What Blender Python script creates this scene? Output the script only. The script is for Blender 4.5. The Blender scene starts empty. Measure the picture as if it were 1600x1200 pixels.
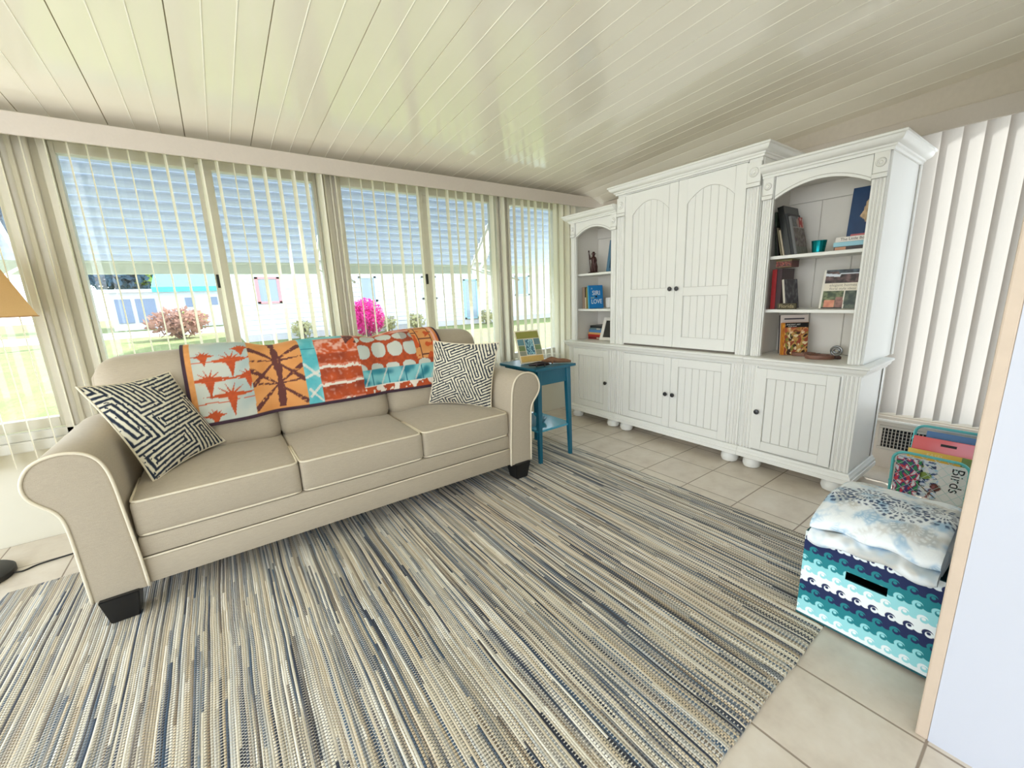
import bpy, bmesh, math, random
from mathutils import Vector, Matrix, Euler, noise
from mathutils.bvhtree import BVHTree
random.seed(7)
C = bpy.context.scene.collection
PI = math.pi
# ------------------------------------------------------------------ colour and materials
def lin(c):
    return tuple(((v/255)/12.92 if v/255 <= .04045 else ((v/255+.055)/1.055)**2.4) for v in c)
def L(r, g, b): return lin((r, g, b))
MATS = {}
class NT:
    """tiny node helper"""
    def __init__(s, name):
        s.m = bpy.data.materials.new(name); s.m.use_nodes = True
        s.t = s.m.node_tree; s.t.nodes.clear()
        s.out = s.n('ShaderNodeOutputMaterial')
    def n(s, typ, **kw):
        nd = s.t.nodes.new(typ)
        for k, v in kw.items(): setattr(nd, k, v)
        return nd
    def l(s, a, b): s.t.links.new(a, b)
    def val(s, sock, v):
        if hasattr(v, 'is_output'): s.l(v, sock)
        else: sock.default_value = v
    def math(s, op, a, b=None, c=None):
        nd = s.n('ShaderNodeMath', operation=op)
        s.val(nd.inputs[0], a)
        if b is not None: s.val(nd.inputs[1], b)
        if c is not None: s.val(nd.inputs[2], c)
        return nd.outputs[0]
    def mix(s, f, a, b, blend='MIX'):
        nd = s.n('ShaderNodeMix', data_type='RGBA', blend_type=blend)
        s.val(nd.inputs[0], f)
        for k, v in ((6, a), (7, b)):
            if hasattr(v, 'is_output'): s.l(v, nd.inputs[k])
            else: nd.inputs[k].default_value = (*v[:3], 1)
        return nd.outputs[2]
    def noise(s, vec, scale, detail=2, rough=.5, dim='3D'):
        nd = s.n('ShaderNodeTexNoise', noise_dimensions=dim)
        if vec is not None: s.l(vec, nd.inputs['Vector'])
        nd.inputs['Scale'].default_value = scale; nd.inputs['Detail'].default_value = detail
        nd.inputs['Roughness'].default_value = rough
        return nd.outputs['Fac']
    def ramp(s, f, stops, interp='LINEAR'):
        nd = s.n('ShaderNodeValToRGB'); cr = nd.color_ramp; cr.interpolation = interp
        while len(cr.elements) > 1: cr.elements.remove(cr.elements[-1])
        for i, (p, c) in enumerate(stops):
            e = cr.elements[0] if i == 0 else cr.elements.new(p)
            e.position = p; e.color = (*c[:3], 1)
        s.l(f, nd.inputs[0]); return nd.outputs[0]
    def obj(s): return s.n('ShaderNodeTexCoord').outputs['Object']
    def geo(s): return s.n('ShaderNodeNewGeometry').outputs['Position']
    def mapv(s, v, scale=(1,1,1), loc=(0,0,0)):
        nd = s.n('ShaderNodeMapping'); s.l(v, nd.inputs[0])
        nd.inputs['Scale'].default_value = scale; nd.inputs['Location'].default_value = loc
        return nd.outputs[0]
    def bump(s, h, strength=.3, dist=.01):
        nd = s.n('ShaderNodeBump'); s.l(h, nd.inputs['Height'])
        nd.inputs['Strength'].default_value = strength; nd.inputs['Distance'].default_value = dist
        return nd.outputs[0]
    def pbr(s, col, rough=.5, metal=0, normal=None, **kw):
        b = s.n('ShaderNodeBsdfPrincipled')
        if hasattr(col, 'is_output'): s.l(col, b.inputs['Base Color'])
        else: b.inputs['Base Color'].default_value = (*col[:3], 1)
        s.val(b.inputs['Roughness'], rough); b.inputs['Metallic'].default_value = metal
        if normal is not None: s.l(normal, b.inputs['Normal'])
        for k, v in kw.items(): b.inputs[k.replace('_', ' ')].default_value = v
        s.l(b.outputs[0], s.out.inputs[0]); return b
def plain(name, col, rough=.5, metal=0, nscale=40, namt=.06, bump=0, **kw):
    if name in MATS: return MATS[name]
    t = NT(name); f = t.noise(t.obj(), nscale, 3)
    c2 = tuple(max(0, v*(1-namt*2)) for v in col)
    nrm = t.bump(f, bump, .002) if bump else None
    t.pbr(t.mix(f, col, c2), rough, metal, nrm, **kw)
    MATS[name] = t.m; return t.m
def painted(name, rough=.6, bump=0, bscale=300, **kw):
    if name in MATS: return MATS[name]
    t = NT(name); a = t.n('ShaderNodeAttribute', attribute_name='Col')
    nrm = t.bump(t.noise(t.obj(), bscale, 2), bump, .002) if bump else None
    t.pbr(a.outputs['Color'], rough, 0, nrm, **kw); MATS[name] = t.m; return t.m

# ------------------------------------------------------------------ mesh building
class MB:
    def __init__(s): s.v = []; s.f = []; s.mi = []; s.c = None
    def add(s, verts, faces, mi=0, cols=None):
        o = len(s.v); s.v += [Vector(p) for p in verts]
        if cols is not None:
            if s.c is None: s.c = [(1,1,1)]*o
            s.c += list(cols)
        elif s.c is not None: s.c += [(1,1,1)]*len(verts)
        for f in faces: s.f.append([i+o for i in f]); s.mi.append(mi)
        return s
    def bm(s, b, mi=0):
        b.verts.index_update()
        s.add([v.co.copy() for v in b.verts], [[v.index for v in f.verts] for f in b.faces], mi); b.free(); return s
    def box(s, x0, x1, y0, y1, z0, z1, bev=0, mi=0, seg=2):
        if x1 < x0: x0, x1 = x1, x0
        if y1 < y0: y0, y1 = y1, y0
        if z1 < z0: z0, z1 = z1, z0
        b = bmesh.new(); bmesh.ops.create_cube(b, size=1)
        for v in b.verts:
            v.co = Vector(((x0+x1)/2+v.co.x*(x1-x0), (y0+y1)/2+v.co.y*(y1-y0), (z0+z1)/2+v.co.z*(z1-z0)))
        bev = min(bev, .45*min(x1-x0, y1-y0, z1-z0))
        if bev > 0: bmesh.ops.bevel(b, geom=list(b.edges), offset=bev, segments=seg, profile=.5, affect='EDGES')
        return s.bm(b, mi)
    def prism(s, poly, axis, a0, a1, mi=0):
        """extrude a polygon along an axis; poly in the two other axes in x,y,z order"""
        n = len(poly); vs = []
        for a in (a0, a1):
            for p, q in poly:
                vs.append({'x': (a, p, q), 'y': (p, a, q), 'z': (p, q, a)}[axis])
        fs = [[i, (i+1) % n, n+(i+1) % n, n+i] for i in range(n)] + [list(range(n))[::-1], list(range(n, 2*n))]
        return s.add(vs, fs, mi)
    def lathe(s, prof, c=(0,0,0), n=24, mi=0, axis='z', caps=True):
        vs = []; fs = []; m = len(prof)
        for k in range(n):
            a = 2*PI*k/n
            for r, h in prof:
                p = (r*math.cos(a), r*math.sin(a), h)
                if axis == 'x': p = (h, r*math.cos(a), r*math.sin(a))
                if axis == 'y': p = (r*math.cos(a), h, r*math.sin(a))
                vs.append((p[0]+c[0], p[1]+c[1], p[2]+c[2]))
        for k in range(n):
            k2 = (k+1) % n
            for j in range(m-1): fs.append([k*m+j, k2*m+j, k2*m+j+1, k*m+j+1])
        if caps:
            fs.append([k*m for k in range(n)][::-1]); fs.append([k*m+m-1 for k in range(n)])
        return s.add(vs, fs, mi)
    def tube(s, pts, r, n=8, closed=False, mi=0, radii=None):
        pts = [Vector(p) for p in pts]; N = len(pts); vs = []; fs = []
        prev = None
        for i, p in enumerate(pts):
            if closed: t = pts[(i+1) % N]-pts[i-1]
            else: t = pts[min(i+1, N-1)]-pts[max(i-1, 0)]
            t.normalize()
            if prev is None:
                u = t.cross(Vector((0,0,1)))
                if u.length < 1e-3: u = t.cross(Vector((1,0,0)))
            else: u = prev-t*prev.dot(t)
            u.normalize(); prev = u; w = t.cross(u)
            rr = radii[i] if radii else r
            for k in range(n):
                a = 2*PI*k/n; vs.append(p+(u*math.cos(a)+w*math.sin(a))*rr)
        for i in range(N if closed else N-1):
            j = (i+1) % N
            for k in range(n):
                k2 = (k+1) % n; fs.append([i*n+k, i*n+k2, j*n+k2, j*n+k])
        if not closed: fs.append(list(range(n))[::-1]); fs.append([(N-1)*n+k for k in range(n)])
        return s.add(vs, fs, mi)
    def grid(s, fn, nu, nv, mi=0, col=None, flip=False):
        vs = []; fs = []; cs = [] if col else None
        for j in range(nv+1):
            for i in range(nu+1):
                u, v = i/nu, j/nv; vs.append(fn(u, v))
                if col: cs.append(col(u, v))
        W = nu+1
        for j in range(nv):
            for i in range(nu):
                f = [j*W+i, j*W+i+1, (j+1)*W+i+1, (j+1)*W+i]; fs.append(f[::-1] if flip else f)
        return s.add(vs, fs, mi, cs)
    def sweep(s, path, prof, mi=0):
        """mitred moulding: path in XY (outward = left of travel), prof = [(out, z)] closed"""
        P = [Vector((p[0], p[1])) for p in path]; n = len(prof); vs = []; fs = []
        for i, p in enumerate(P):
            def nrm(a, b):
                d = (b-a).normalized(); return Vector((-d.y, d.x))
            if i == 0: o = nrm(P[0], P[1])
            elif i == len(P)-1: o = nrm(P[-2], P[-1])
            else:
                a, b = nrm(P[i-1], P[i]), nrm(P[i], P[i+1]); o = (a+b)/(1+a.dot(b))
            for d, z in prof: vs.append((p.x+o.x*d, p.y+o.y*d, z))
        for i in range(len(P)-1):
            for k in range(n): fs.append([i*n+k, i*n+(k+1) % n, (i+1)*n+(k+1) % n, (i+1)*n+k])
        fs.append(list(range(n))[::-1]); fs.append([(len(P)-1)*n+k for k in range(n)])
        return s.add(vs, fs, mi)
    def build(s, name, mats, parent=None, smooth=None, local=False):
        me = bpy.data.meshes.new(name)
        off = Vector((0,0,0))
        if parent is not None and not local:
            p = parent
            while p is not None: off += p.location; p = p.parent
        me.from_pydata([tuple(v-off) for v in s.v], [], s.f)
        if not isinstance(mats, (list, tuple)): mats = [mats]
        for m in mats: me.materials.append(m)
        if len(mats) > 1: me.polygons.foreach_set('material_index', s.mi)
        if s.c is not None:
            a = me.color_attributes.new('Col', 'FLOAT_COLOR', 'POINT')
            buf = []
            for c in s.c: buf += [c[0], c[1], c[2], 1]
            a.data.foreach_set('color', buf)
        me.update()
        b = bmesh.new(); b.from_mesh(me); bmesh.ops.recalc_face_normals(b, faces=b.faces); b.to_mesh(me); b.free()
        if smooth is not None:
            me.polygons.foreach_set('use_smooth', [True]*len(me.polygons))
            if smooth < 180: me.set_sharp_from_angle(angle=math.radians(smooth))
        o = bpy.data.objects.new(name, me); C.objects.link(o)
        if parent is not None: o.parent = parent
        return o
def strip_z(mb, prof, z0, z1):
    n = len(prof)
    return mb.add([(p[0], p[1], z) for z in (z0, z1) for p in prof], [[i, i+1, n+i+1, n+i] for i in range(n-1)])
def tag(o, label=None, cat=None, group=None, kind=None):
    if label: o['label'] = label
    if cat: o['category'] = cat
    if group: o['group'] = group
    if kind: o['kind'] = kind
    return o
def thing(name, label, cat, loc=(0,0,0), rot=(0,0,0), group=None):
    o = bpy.data.objects.new(name, None); o.empty_display_size = .05; C.objects.link(o)
    o.location = loc; o.rotation_euler = rot
    return tag(o, label, cat, group)
def struct(o): o['kind'] = 'structure'; return o
def copy_tree(o, parent=None):
    c = o.copy(); C.objects.link(c)
    if parent is not None: c.parent = parent
    for ch in list(o.children): copy_tree(ch, c)
    return c
def text(parent, s, size, mat4, mat, name='title', align='CENTER', xs=1):
    cu = bpy.data.curves.new(name, 'FONT'); cu.body = s; cu.size = size; cu.align_x = align; cu.align_y = 'CENTER'
    cu.extrude = .0002; cu.resolution_u = 3
    ob = bpy.data.objects.new(name, cu); C.objects.link(ob)
    dg = bpy.context.evaluated_depsgraph_get(); me = bpy.data.meshes.new_from_object(ob.evaluated_get(dg))
    bpy.data.objects.remove(ob)
    me.transform(mat4 @ Matrix.Diagonal((xs, 1, 1, 1))); me.materials.clear(); me.materials.append(mat)
    o = bpy.data.objects.new(name, me); C.objects.link(o); o.parent = parent; return o
def basis(xa, ya, org):
    """matrix sending local x,y to given axes"""
    xa, ya = Vector(xa), Vector(ya); za = xa.cross(ya)
    m = Matrix((xa, ya, za)).transposed().to_4x4(); m.translation = Vector(org); return m
def rbox(mb, c, h, r, n=10, crown=(0,0,0), mi=0, warp=None):
    """rounded, softly crowned box: centre c, half sizes h, radius r; crown = bulge of +z, -y, +-x faces"""
    b = bmesh.new(); bmesh.ops.create_cube(b, size=2)
    bmesh.ops.subdivide_edges(b, edges=list(b.edges), cuts=n, use_grid_fill=True)
    for v in b.verts:
        p = v.co.copy(); u = Vector((p.x, p.y, p.z))
        # denser sampling near the rims
        q = Vector([math.copysign(1-(1-abs(t))**1.6, t)*hh for t, hh in zip(u, h)])
        k = Vector([max(-(hh-r), min(hh-r, t)) for t, hh in zip(q, h)])
        d = q-k
        if d.length > 1e-9:
            # project to the rounded surface
            m = max(abs(d.x), abs(d.y), abs(d.z)); q = k+d.normalized()*r*(m/r if m < r else 1)
        w = [1-min(1, abs(q[i]/h[i]))**2 for i in range(3)]
        if u.z > .999: q.z += crown[2]*w[0]*w[1]
        elif u.z > -.9: q.z += crown[2]*w[0]*w[1]*max(0, q.z/h[2])
        if q.y < 0: q.y -= crown[1]*w[0]*w[2]*abs(q.y/h[1])
        if abs(crown[0]) > 0: q.x += math.copysign(crown[0]*w[1]*w[2], q.x)*abs(q.x/h[0])
        p = Vector(c)+q
        v.co = warp(p) if warp else p
    return mb.bm(b, mi)
def spline(pts, n=6, closed=False):
    out = []; N = len(pts); P = [Vector(p) for p in pts]
    for i in range(N if closed else N-1):
        g = lambda k: P[k % N] if closed else P[max(0, min(N-1, k))]
        a, b, c, d = g(i-1), g(i), g(i+1), g(i+2)
        for k in range(n):
            t = k/n
            out.append(.5*((2*b)+(c-a)*t+(2*a-5*b+4*c-d)*t*t+(3*b-a-3*c+d)*t**3))
    if not closed: out.append(P[-1])
    return out
def sm(a, b, x):
    t = max(0., min(1., (x-a)/(b-a))); return t*t*(3-2*t)
def mixc(f, a, b): return tuple(x*(1-f)+y*f for x, y in zip(a, b))
def nz(x, y, s=1, z=0.): return noise.noise(Vector((x*s, y*s, z)))
def fb(x, y, s=1, z=0.): return nz(x, y, s, z)*.6+nz(x, y, s*2.1, z+5)*.3+nz(x, y, s*4.3, z+9)*.15
# ------------------------------------------------------------------ shared materials
M_cab = plain('white_lacquer', L(238,238,234), .38, nscale=6, namt=.02)
M_glaze = plain('grey_glaze', L(196,193,186), .6)
M_seamdark = plain('seam_shadow_gap', L(120,112,104), .7)
M_cabin = plain('cabinet_interior_white', L(226,222,214), .5, nscale=8, namt=.03)
M_knob = plain('pewter', L(92,92,96), .32, .9)
M_trimw = plain('white_trim', L(232,228,222), .45)
M_val = plain('valance_cream', L(204,194,182), .5, nscale=90, namt=.04)
M_wall = plain('cream_wall', L(226,222,206), .6, nscale=5, namt=.03)
M_alu = plain('painted_window_frame', L(224,220,210), .4, .15, namt=.03)
M_aluw = plain('white_window_frame', L(226,226,224), .35, .05, namt=.02)
M_black = plain('black_lacquer', L(18,18,20), .35)
M_blackm = plain('black_plastic', L(26,26,28), .5)
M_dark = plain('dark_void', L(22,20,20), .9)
M_cream = plain('cream_welt', L(226,216,194), .8)
M_teal = plain('teal_paint', L(16,98,124), .3, nscale=14, namt=.05)
M_aqua = plain('aqua_metal', L(92,190,190), .35, .0)
M_art = painted('painted_cover', .45)
M_artm = painted('printed_cloth', .9, .35, 500)
M_page = plain('page_edges', L(226,218,200), .8, nscale=400, namt=.12)
M_ink = plain('black_ink', L(20,20,24), .6)
M_white = plain('white_ink', L(240,240,236), .6)

# fabric of the sofa
t = NT('sofa_linen'); o = t.obj()
n1 = t.noise(t.mapv(o, (900, 900, 500)), 1, 2); n2 = t.noise(t.mapv(o, (40, 40, 260)), 1, 2); n3 = t.noise(o, 5, 2)
c = t.mix(n1, L(198,186,166), L(158,146,128)); c = t.mix(t.math('MULTIPLY', n2, .35), c, L(132,122,108)); c = t.mix(t.math('MULTIPLY', n3, .12), c, L(206,196,178))
b = t.pbr(c, .92, 0, t.bump(n1, .25, .001)); b.inputs['Sheen Weight'].default_value = .25; b.inputs['Sheen Roughness'].default_value = .4
M_sofa = t.m

# ceiling: cream semi-gloss paint, slightly wavy boards
t = NT('gloss_ceiling_paint'); g = t.geo()
w = t.noise(t.mapv(g, (3.2, 1.2, 1)), 2.2, 2); w2 = t.noise(t.mapv(g, (9, 2.5, 1)), 3, 2)
h = t.math('ADD', w, t.math('MULTIPLY', w2, .25))
t.pbr(t.mix(w, L(248,243,228), L(243,238,223)), .12, 0, t.bump(h, .10, .02), Specular_IOR_Level=.6, Coat_Weight=.5, Coat_Roughness=.08)
M_ceil = t.m
M_ceilb = plain('ceiling_joint_highlight', L(244,242,228), .35)  # raised beads in their own paint stand in for light caught by the joints
M_ceild = plain('ceiling_joint_gap', L(150,140,116), .7)
M_ceilw = plain('ceiling_fascia', L(214,204,188), .5)

# floor tiles
def tile_material():
    t = NT('ceramic_tile'); g = t.geo()
    sp = t.n('ShaderNodeSeparateXYZ'); t.l(g, sp.inputs[0])
    def cell(v, o, p):
        q = t.math('DIVIDE', t.math('SUBTRACT', v, o), p)
        fr = t.math('FRACT', q); fl = t.math('FLOOR', q)
        d = t.math('MULTIPLY', t.math('MINIMUM', fr, t.math('SUBTRACT', 1, fr)), p)
        return d, fl
    dx, ix = cell(sp.outputs[0], 1.35, .302); dy, iy = cell(sp.outputs[1], .0805, .3085)
    d = t.math('MINIMUM', dx, dy)
    gr = t.math('SUBTRACT', 1, t.n('ShaderNodeClamp').outputs[0]) if False else None
    mr = t.n('ShaderNodeMapRange'); mr.interpolation_type = 'SMOOTHSTEP'
    t.l(d, mr.inputs[0]); mr.inputs[1].default_value = .002; mr.inputs[2].default_value = .0042
    cx = t.n('ShaderNodeCombineXYZ'); t.l(ix, cx.inputs[0]); t.l(iy, cx.inputs[1])
    wn = t.n('ShaderNodeTexWhiteNoise'); t.l(cx.outputs[0], wn.inputs[0])
    n1 = t.noise(g, 7, 4, .6); n2 = t.noise(g, 60, 3)
    base = t.ramp(n1, [(.3, L(204,192,178)), (.5, L(218,208,194)), (.7, L(226,218,206))])
    base = t.mix(t.math('MULTIPLY', wn.outputs[0], .25), base, L(198,186,172))
    base = t.mix(t.math('MULTIPLY', n2, .12), base, L(170,156,142))
    col = t.mix(mr.outputs[0], L(150,136,122), base)
    hb = t.math('ADD', mr.outputs[0], t.math('MULTIPLY', n1, .1))
    t.pbr(col, t.math('SUBTRACT', .65, t.math('MULTIPLY', mr.outputs[0], .3)), 0, t.bump(hb, .4, .003))
    return t.m
M_tile = tile_material()

# woven striped rug: cords run along y
def rug_material():
    t = NT('woven_rug'); g = t.geo()
    sp = t.n('ShaderNodeSeparateXYZ'); t.l(g, sp.inputs[0]); X, Y = sp.outputs[0], sp.outputs[1]
    wob = t.noise(t.mapv(g, (4, 1.4, 1)), 1, 2)
    Xw = t.math('ADD', X, t.math('MULTIPLY', t.math('SUBTRACT', wob, .5), .028))
    P = .0072
    q = t.math('DIVIDE', Xw, P); ci = t.math('FLOOR', q); fr = t.math('FRACT', q)
    def vec(a, b, cc=0):
        cv = t.n('ShaderNodeCombineXYZ'); t.val(cv.inputs[0], a); t.val(cv.inputs[1], b); t.val(cv.inputs[2], cc); return cv.outputs[0]
    # a cord keeps its yarn for a stretch of its length, then the next yarn is tied in
    rn = t.n('ShaderNodeTexWhiteNoise', noise_dimensions='1D'); t.l(ci, rn.inputs['W'])
    sg = t.math('FLOOR', t.math('ADD', t.math('MULTIPLY', Y, t.math('ADD', .9, t.math('MULTIPLY', rn.outputs[0], 1.8))), t.math('MULTIPLY', rn.outputs[0], 57)))
    wn = t.n('ShaderNodeTexWhiteNoise', noise_dimensions='2D'); t.l(vec(ci, sg), wn.inputs['Vector'])
    bnd = t.noise(vec(t.math('MULTIPLY', Xw, 30), t.math('MULTIPLY', Y, .8), 3), 1, 3, .7)
    v = t.math('ADD', t.math('MULTIPLY', wn.outputs[0], .72), t.math('MULTIPLY', t.math('SUBTRACT', bnd, .36), 1.0))
    tone = t.ramp(v, [(.0, L(20,24,36)), (.16, L(34,44,62)), (.25, L(78,92,108)), (.31, L(134,136,134)), (.38, L(178,168,148)), (.47, L(204,192,168)), (.57, L(224,216,198)),
                      (.68, L(240,236,226)), (.75, L(196,184,162)), (.81, L(144,142,136)), (.86, L(60,68,84)), (.93, L(26,32,48))], 'CONSTANT')
    # colour drift across the width: blue/white at the far left, tan in the middle, grey-blue at the right
    hue = t.noise(vec(t.math('MULTIPLY', ci, .55), t.math('MULTIPLY', Y, 1.1), 9), 1, 2)
    tone = t.mix(t.math('MULTIPLY', t.ramp(hue, [(.52, (0,0,0)), (.62, (1,1,1))]), .40), tone, L(66,104,136))
    tan = t.noise(vec(t.math('MULTIPLY', ci, .45), t.math('MULTIPLY', Y, .9), 21), 1, 2)
    tone = t.mix(t.math('MULTIPLY', t.ramp(tan, [(.5, (0,0,0)), (.62, (1,1,1))]), .45), tone, L(204,176,132))
    # woven dashes along each cord
    D = .0102
    off = t.math('MULTIPLY', t.math('MODULO', t.math('ABSOLUTE', ci), 2), .5)
    fy = t.math('FRACT', t.math('ADD', t.math('DIVIDE', Y, D), off))
    dash = t.math('SMOOTH_MIN', t.math('MULTIPLY', t.math('ABSOLUTE', t.math('SUBTRACT', fy, .5)), 4), 1, .3)
    second = t.n('ShaderNodeTexWhiteNoise', noise_dimensions='1D'); t.l(t.math('ADD', ci, 91.3), second.inputs['W'])
    alt = t.ramp(second.outputs[0], [(0, L(232,226,214)), (.30, L(206,196,178)), (.50, L(140,138,134)), (.64, L(52,58,72)), (.82, L(24,28,40))], 'CONSTANT')
    dm = t.n('ShaderNodeMapRange'); t.l(dash, dm.inputs[0]); dm.inputs[1].default_value = .72; dm.inputs[2].default_value = .44
    dm.inputs[3].default_value = 0; dm.inputs[4].default_value = .82
    col = t.mix(dm.outputs[0], tone, alt)
    ed = t.math('ABSOLUTE', t.math('SUBTRACT', fr, .5))
    prof = t.math('SQRT', t.math('MAXIMUM', t.math('SUBTRACT', 1, t.math('MULTIPLY', t.math('MULTIPLY', ed, ed), 3.6)), 0.02))
    hh = t.math('MULTIPLY', prof, t.math('ADD', .65, t.math('MULTIPLY', dash, .35)))
    fz = t.noise(g, 700, 2)
    hh = t.math('ADD', hh, t.math('MULTIPLY', fz, .25))
    t.pbr(col, .95, 0, t.bump(hh, .9, .003), Sheen_Weight=.2)
    return t.m
M_rug = rug_material()

# vane fabric
def vane_material(name, col, tr, amt):
    t = NT(name); n = t.noise(t.mapv(t.obj(), (300, 300, 60)), 1, 2)
    cc = t.mix(n, col, tuple(v*.93 for v in col))
    d = t.n('ShaderNodeBsdfDiffuse'); t.l(cc, d.inputs[0])
    tl = t.n('ShaderNodeBsdfTranslucent'); tl.inputs[0].default_value = (*tr, 1)
    m = t.n('ShaderNodeMixShader'); m.inputs[0].default_value = amt
    t.l(d.outputs[0], m.inputs[1]); t.l(tl.outputs[0], m.inputs[2]); t.l(m.outputs[0], t.out.inputs[0]); return t.m
M_vane = vane_material('vane_cream', L(250,246,232), L(252,248,234), .38)
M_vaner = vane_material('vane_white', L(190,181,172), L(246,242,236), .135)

# window glass: clear with a Fresnel reflection
t = NT('clear_glass')
tr = t.n('ShaderNodeBsdfTransparent'); tr.inputs[0].default_value = (.97,.985,.98,1)
gl = t.n('ShaderNodeBsdfGlossy'); gl.inputs['Roughness'].default_value = .02
lw = t.n('ShaderNodeLayerWeight'); lw.inputs[0].default_value = .5
fz_ = t.math('ADD', .04, t.math('MULTIPLY', .9, t.math('POWER', lw.outputs['Facing'], 5)))
m = t.n('ShaderNodeMixShader'); t.l(fz_, m.inputs[0]); t.l(tr.outputs[0], m.inputs[1]); t.l(gl.outputs[0], m.inputs[2]); t.l(m.outputs[0], t.out.inputs[0])
M_glass = t.m

# ------------------------------------------------------------------ camera
cam = bpy.data.cameras.new('camera'); cam.sensor_width = 36; cam.lens = 638.445*36/1600; cam.clip_start = .02; cam.clip_end = 400
co = bpy.data.objects.new('camera', cam); C.objects.link(co)
yaw, pitch, roll = 6.16617627e-01, 2.12359759e-01, 4.02858098e-02
fw = Vector((math.sin(yaw)*math.cos(pitch), math.cos(yaw)*math.cos(pitch), -math.sin(pitch)))
r0 = Vector((math.cos(yaw), -math.sin(yaw), 0)); d0 = fw.cross(r0)
rr = r0*math.cos(roll)+d0*math.sin(roll); dd = -r0*math.sin(roll)+d0*math.cos(roll)
m4 = Matrix((rr, -dd, -fw)).transposed().to_4x4(); m4.translation = Vector((0,0,1.2)); co.matrix_world = m4
bpy.context.scene.camera = co

# ------------------------------------------------------------------ room shell
WY, WX = 3.165, 3.42          # inner faces of the window wall and of the right wall
BX, BY = -3.2, -2.8           # how far the room runs left and behind the camera
SL = math.tan(math.radians(3.7))
def ceil_z(x, y):
    z = 2.165+SL*(3.1-y)
    if x > 3.0:
        z -= .115*sm(3.0, 3.45, x)
    return z
struct(MB().box(BX, WX+.1, BY, WY+.1, -.12, 0).build('floor', M_tile))
# boarded ceiling with V joints
mb = MB(); PX0, PP = .024, .1066
k0, k1 = int((BX-PX0)/PP)-1, int((WX-PX0)/PP)+1
prof = []
for k in range(k0, k1+1):
    x = PX0+k*PP
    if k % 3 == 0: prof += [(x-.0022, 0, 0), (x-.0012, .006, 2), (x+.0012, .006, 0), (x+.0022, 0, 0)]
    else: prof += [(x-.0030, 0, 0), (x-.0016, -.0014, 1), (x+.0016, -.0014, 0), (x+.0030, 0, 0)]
prof = [p for p in prof if BX <= p[0] <= WX+.06]
ys = [BY, -1, 1, 2.4, WY+.1]
vs = []; fs = []; mis = []
for y in ys:
    for x, dz, _ in prof: vs.append((x, y, ceil_z(x, y)+dz))
for y in ys:
    for x, dz, _ in prof: vs.append((x, y, ceil_z(x, y)+.12))
n = len(prof)
for j in range(len(ys)-1):
    for i in range(n-1):
        fs.append([j*n+i, j*n+i+1, (j+1)*n+i+1, (j+1)*n+i])
        o2 = len(ys)*n; fs.append([o2+j*n+i, o2+(j+1)*n+i, o2+(j+1)*n+i+1, o2+j*n+i+1])
mb.add(vs, fs)
mb.mi = []
for j in range(len(ys)-1):
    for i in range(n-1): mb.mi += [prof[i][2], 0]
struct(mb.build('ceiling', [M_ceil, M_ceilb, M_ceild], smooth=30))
# window wall: knee wall below, header above, posts between the windows
w = MB().box(BX, WX+.1, WY, WY+.11, 0, .50)
w.box(BX, WX+.1, WY, WY+.11, 2.06, 2.40)
w.box(2.87, WX+.1, WY, WY+.11, .5, 2.06)
struct(w.build('wall_back', M_wall))
# unseen wall added behind the camera to block light from the back
struct(MB().box(-1.2, WX+.1, BY-.1, BY, 0, 2.75).build('light_block_wall', M_wall))
for i, (a, b) in enumerate(((-.745, -.55), (.70, .838), (2.135, 2.285))):
    p = MB()
    wd = b-a
    p.box(a, b, WY+.012, WY+.10, .5, 2.06, .004)
    for fx, ww in ((0, .16), (.30, .10), (.60, .09), (.84, .16)):
        p.box(a+wd*fx, a+wd*(fx+ww), WY-.012, WY+.02, .5, 2.06, .004)
    struct(p.build('trim_%d' % (i+1), M_alu))
struct(MB().box(BX, 2.87, WY-.03, WY+.11, .50, .555, .006).box(BX, 2.87, WY-.012, WY+.03, .555, .60, .004).build('trim_4', M_aluw))
# window units: frame, two sashes, glass
wi = 0
for a, b, mid in ((-2.3, -.745, -1.5), (-.55, .70, .082), (.838, 2.135, 1.475), (2.285, 2.87, None)):
    wi += 1
    e = thing('window_%d' % wi, None, None, (a, WY+.05, .6)); struct(e)
    f = MB(); y0, y1 = WY+.03, WY+.09
    for z0, z1 in ((.60, .655), (2.005, 2.06)): f.box(a+.022, b-.022, y0, y1, z0, z1, .003)
    for x0, x1 in ((a+.001, a+.022), (b-.022, b-.001)): f.box(x0, x1, y0, y1, .60, 2.06, .003)
    f.build('frame', M_alu, e)
    if mid is not None:
        st = MB(); st.box(mid-.042, mid-.008, y0-.012, y0+.03, .63, 2.03, .004).box(mid-.01, mid+.04, y0+.012, y0+.055, .63, 2.03, .004)
        so = st.build('meeting_stile', M_alu, e)
        MB().box(mid-.034, mid-.016, y0-.026, y0-.012, 1.32, 1.40, .004).build('latch', M_blackm, so)
    MB().box(a+.022, b-.022, WY+.058, WY+.062, .655, 2.005).build('pane', M_glass, e)
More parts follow.
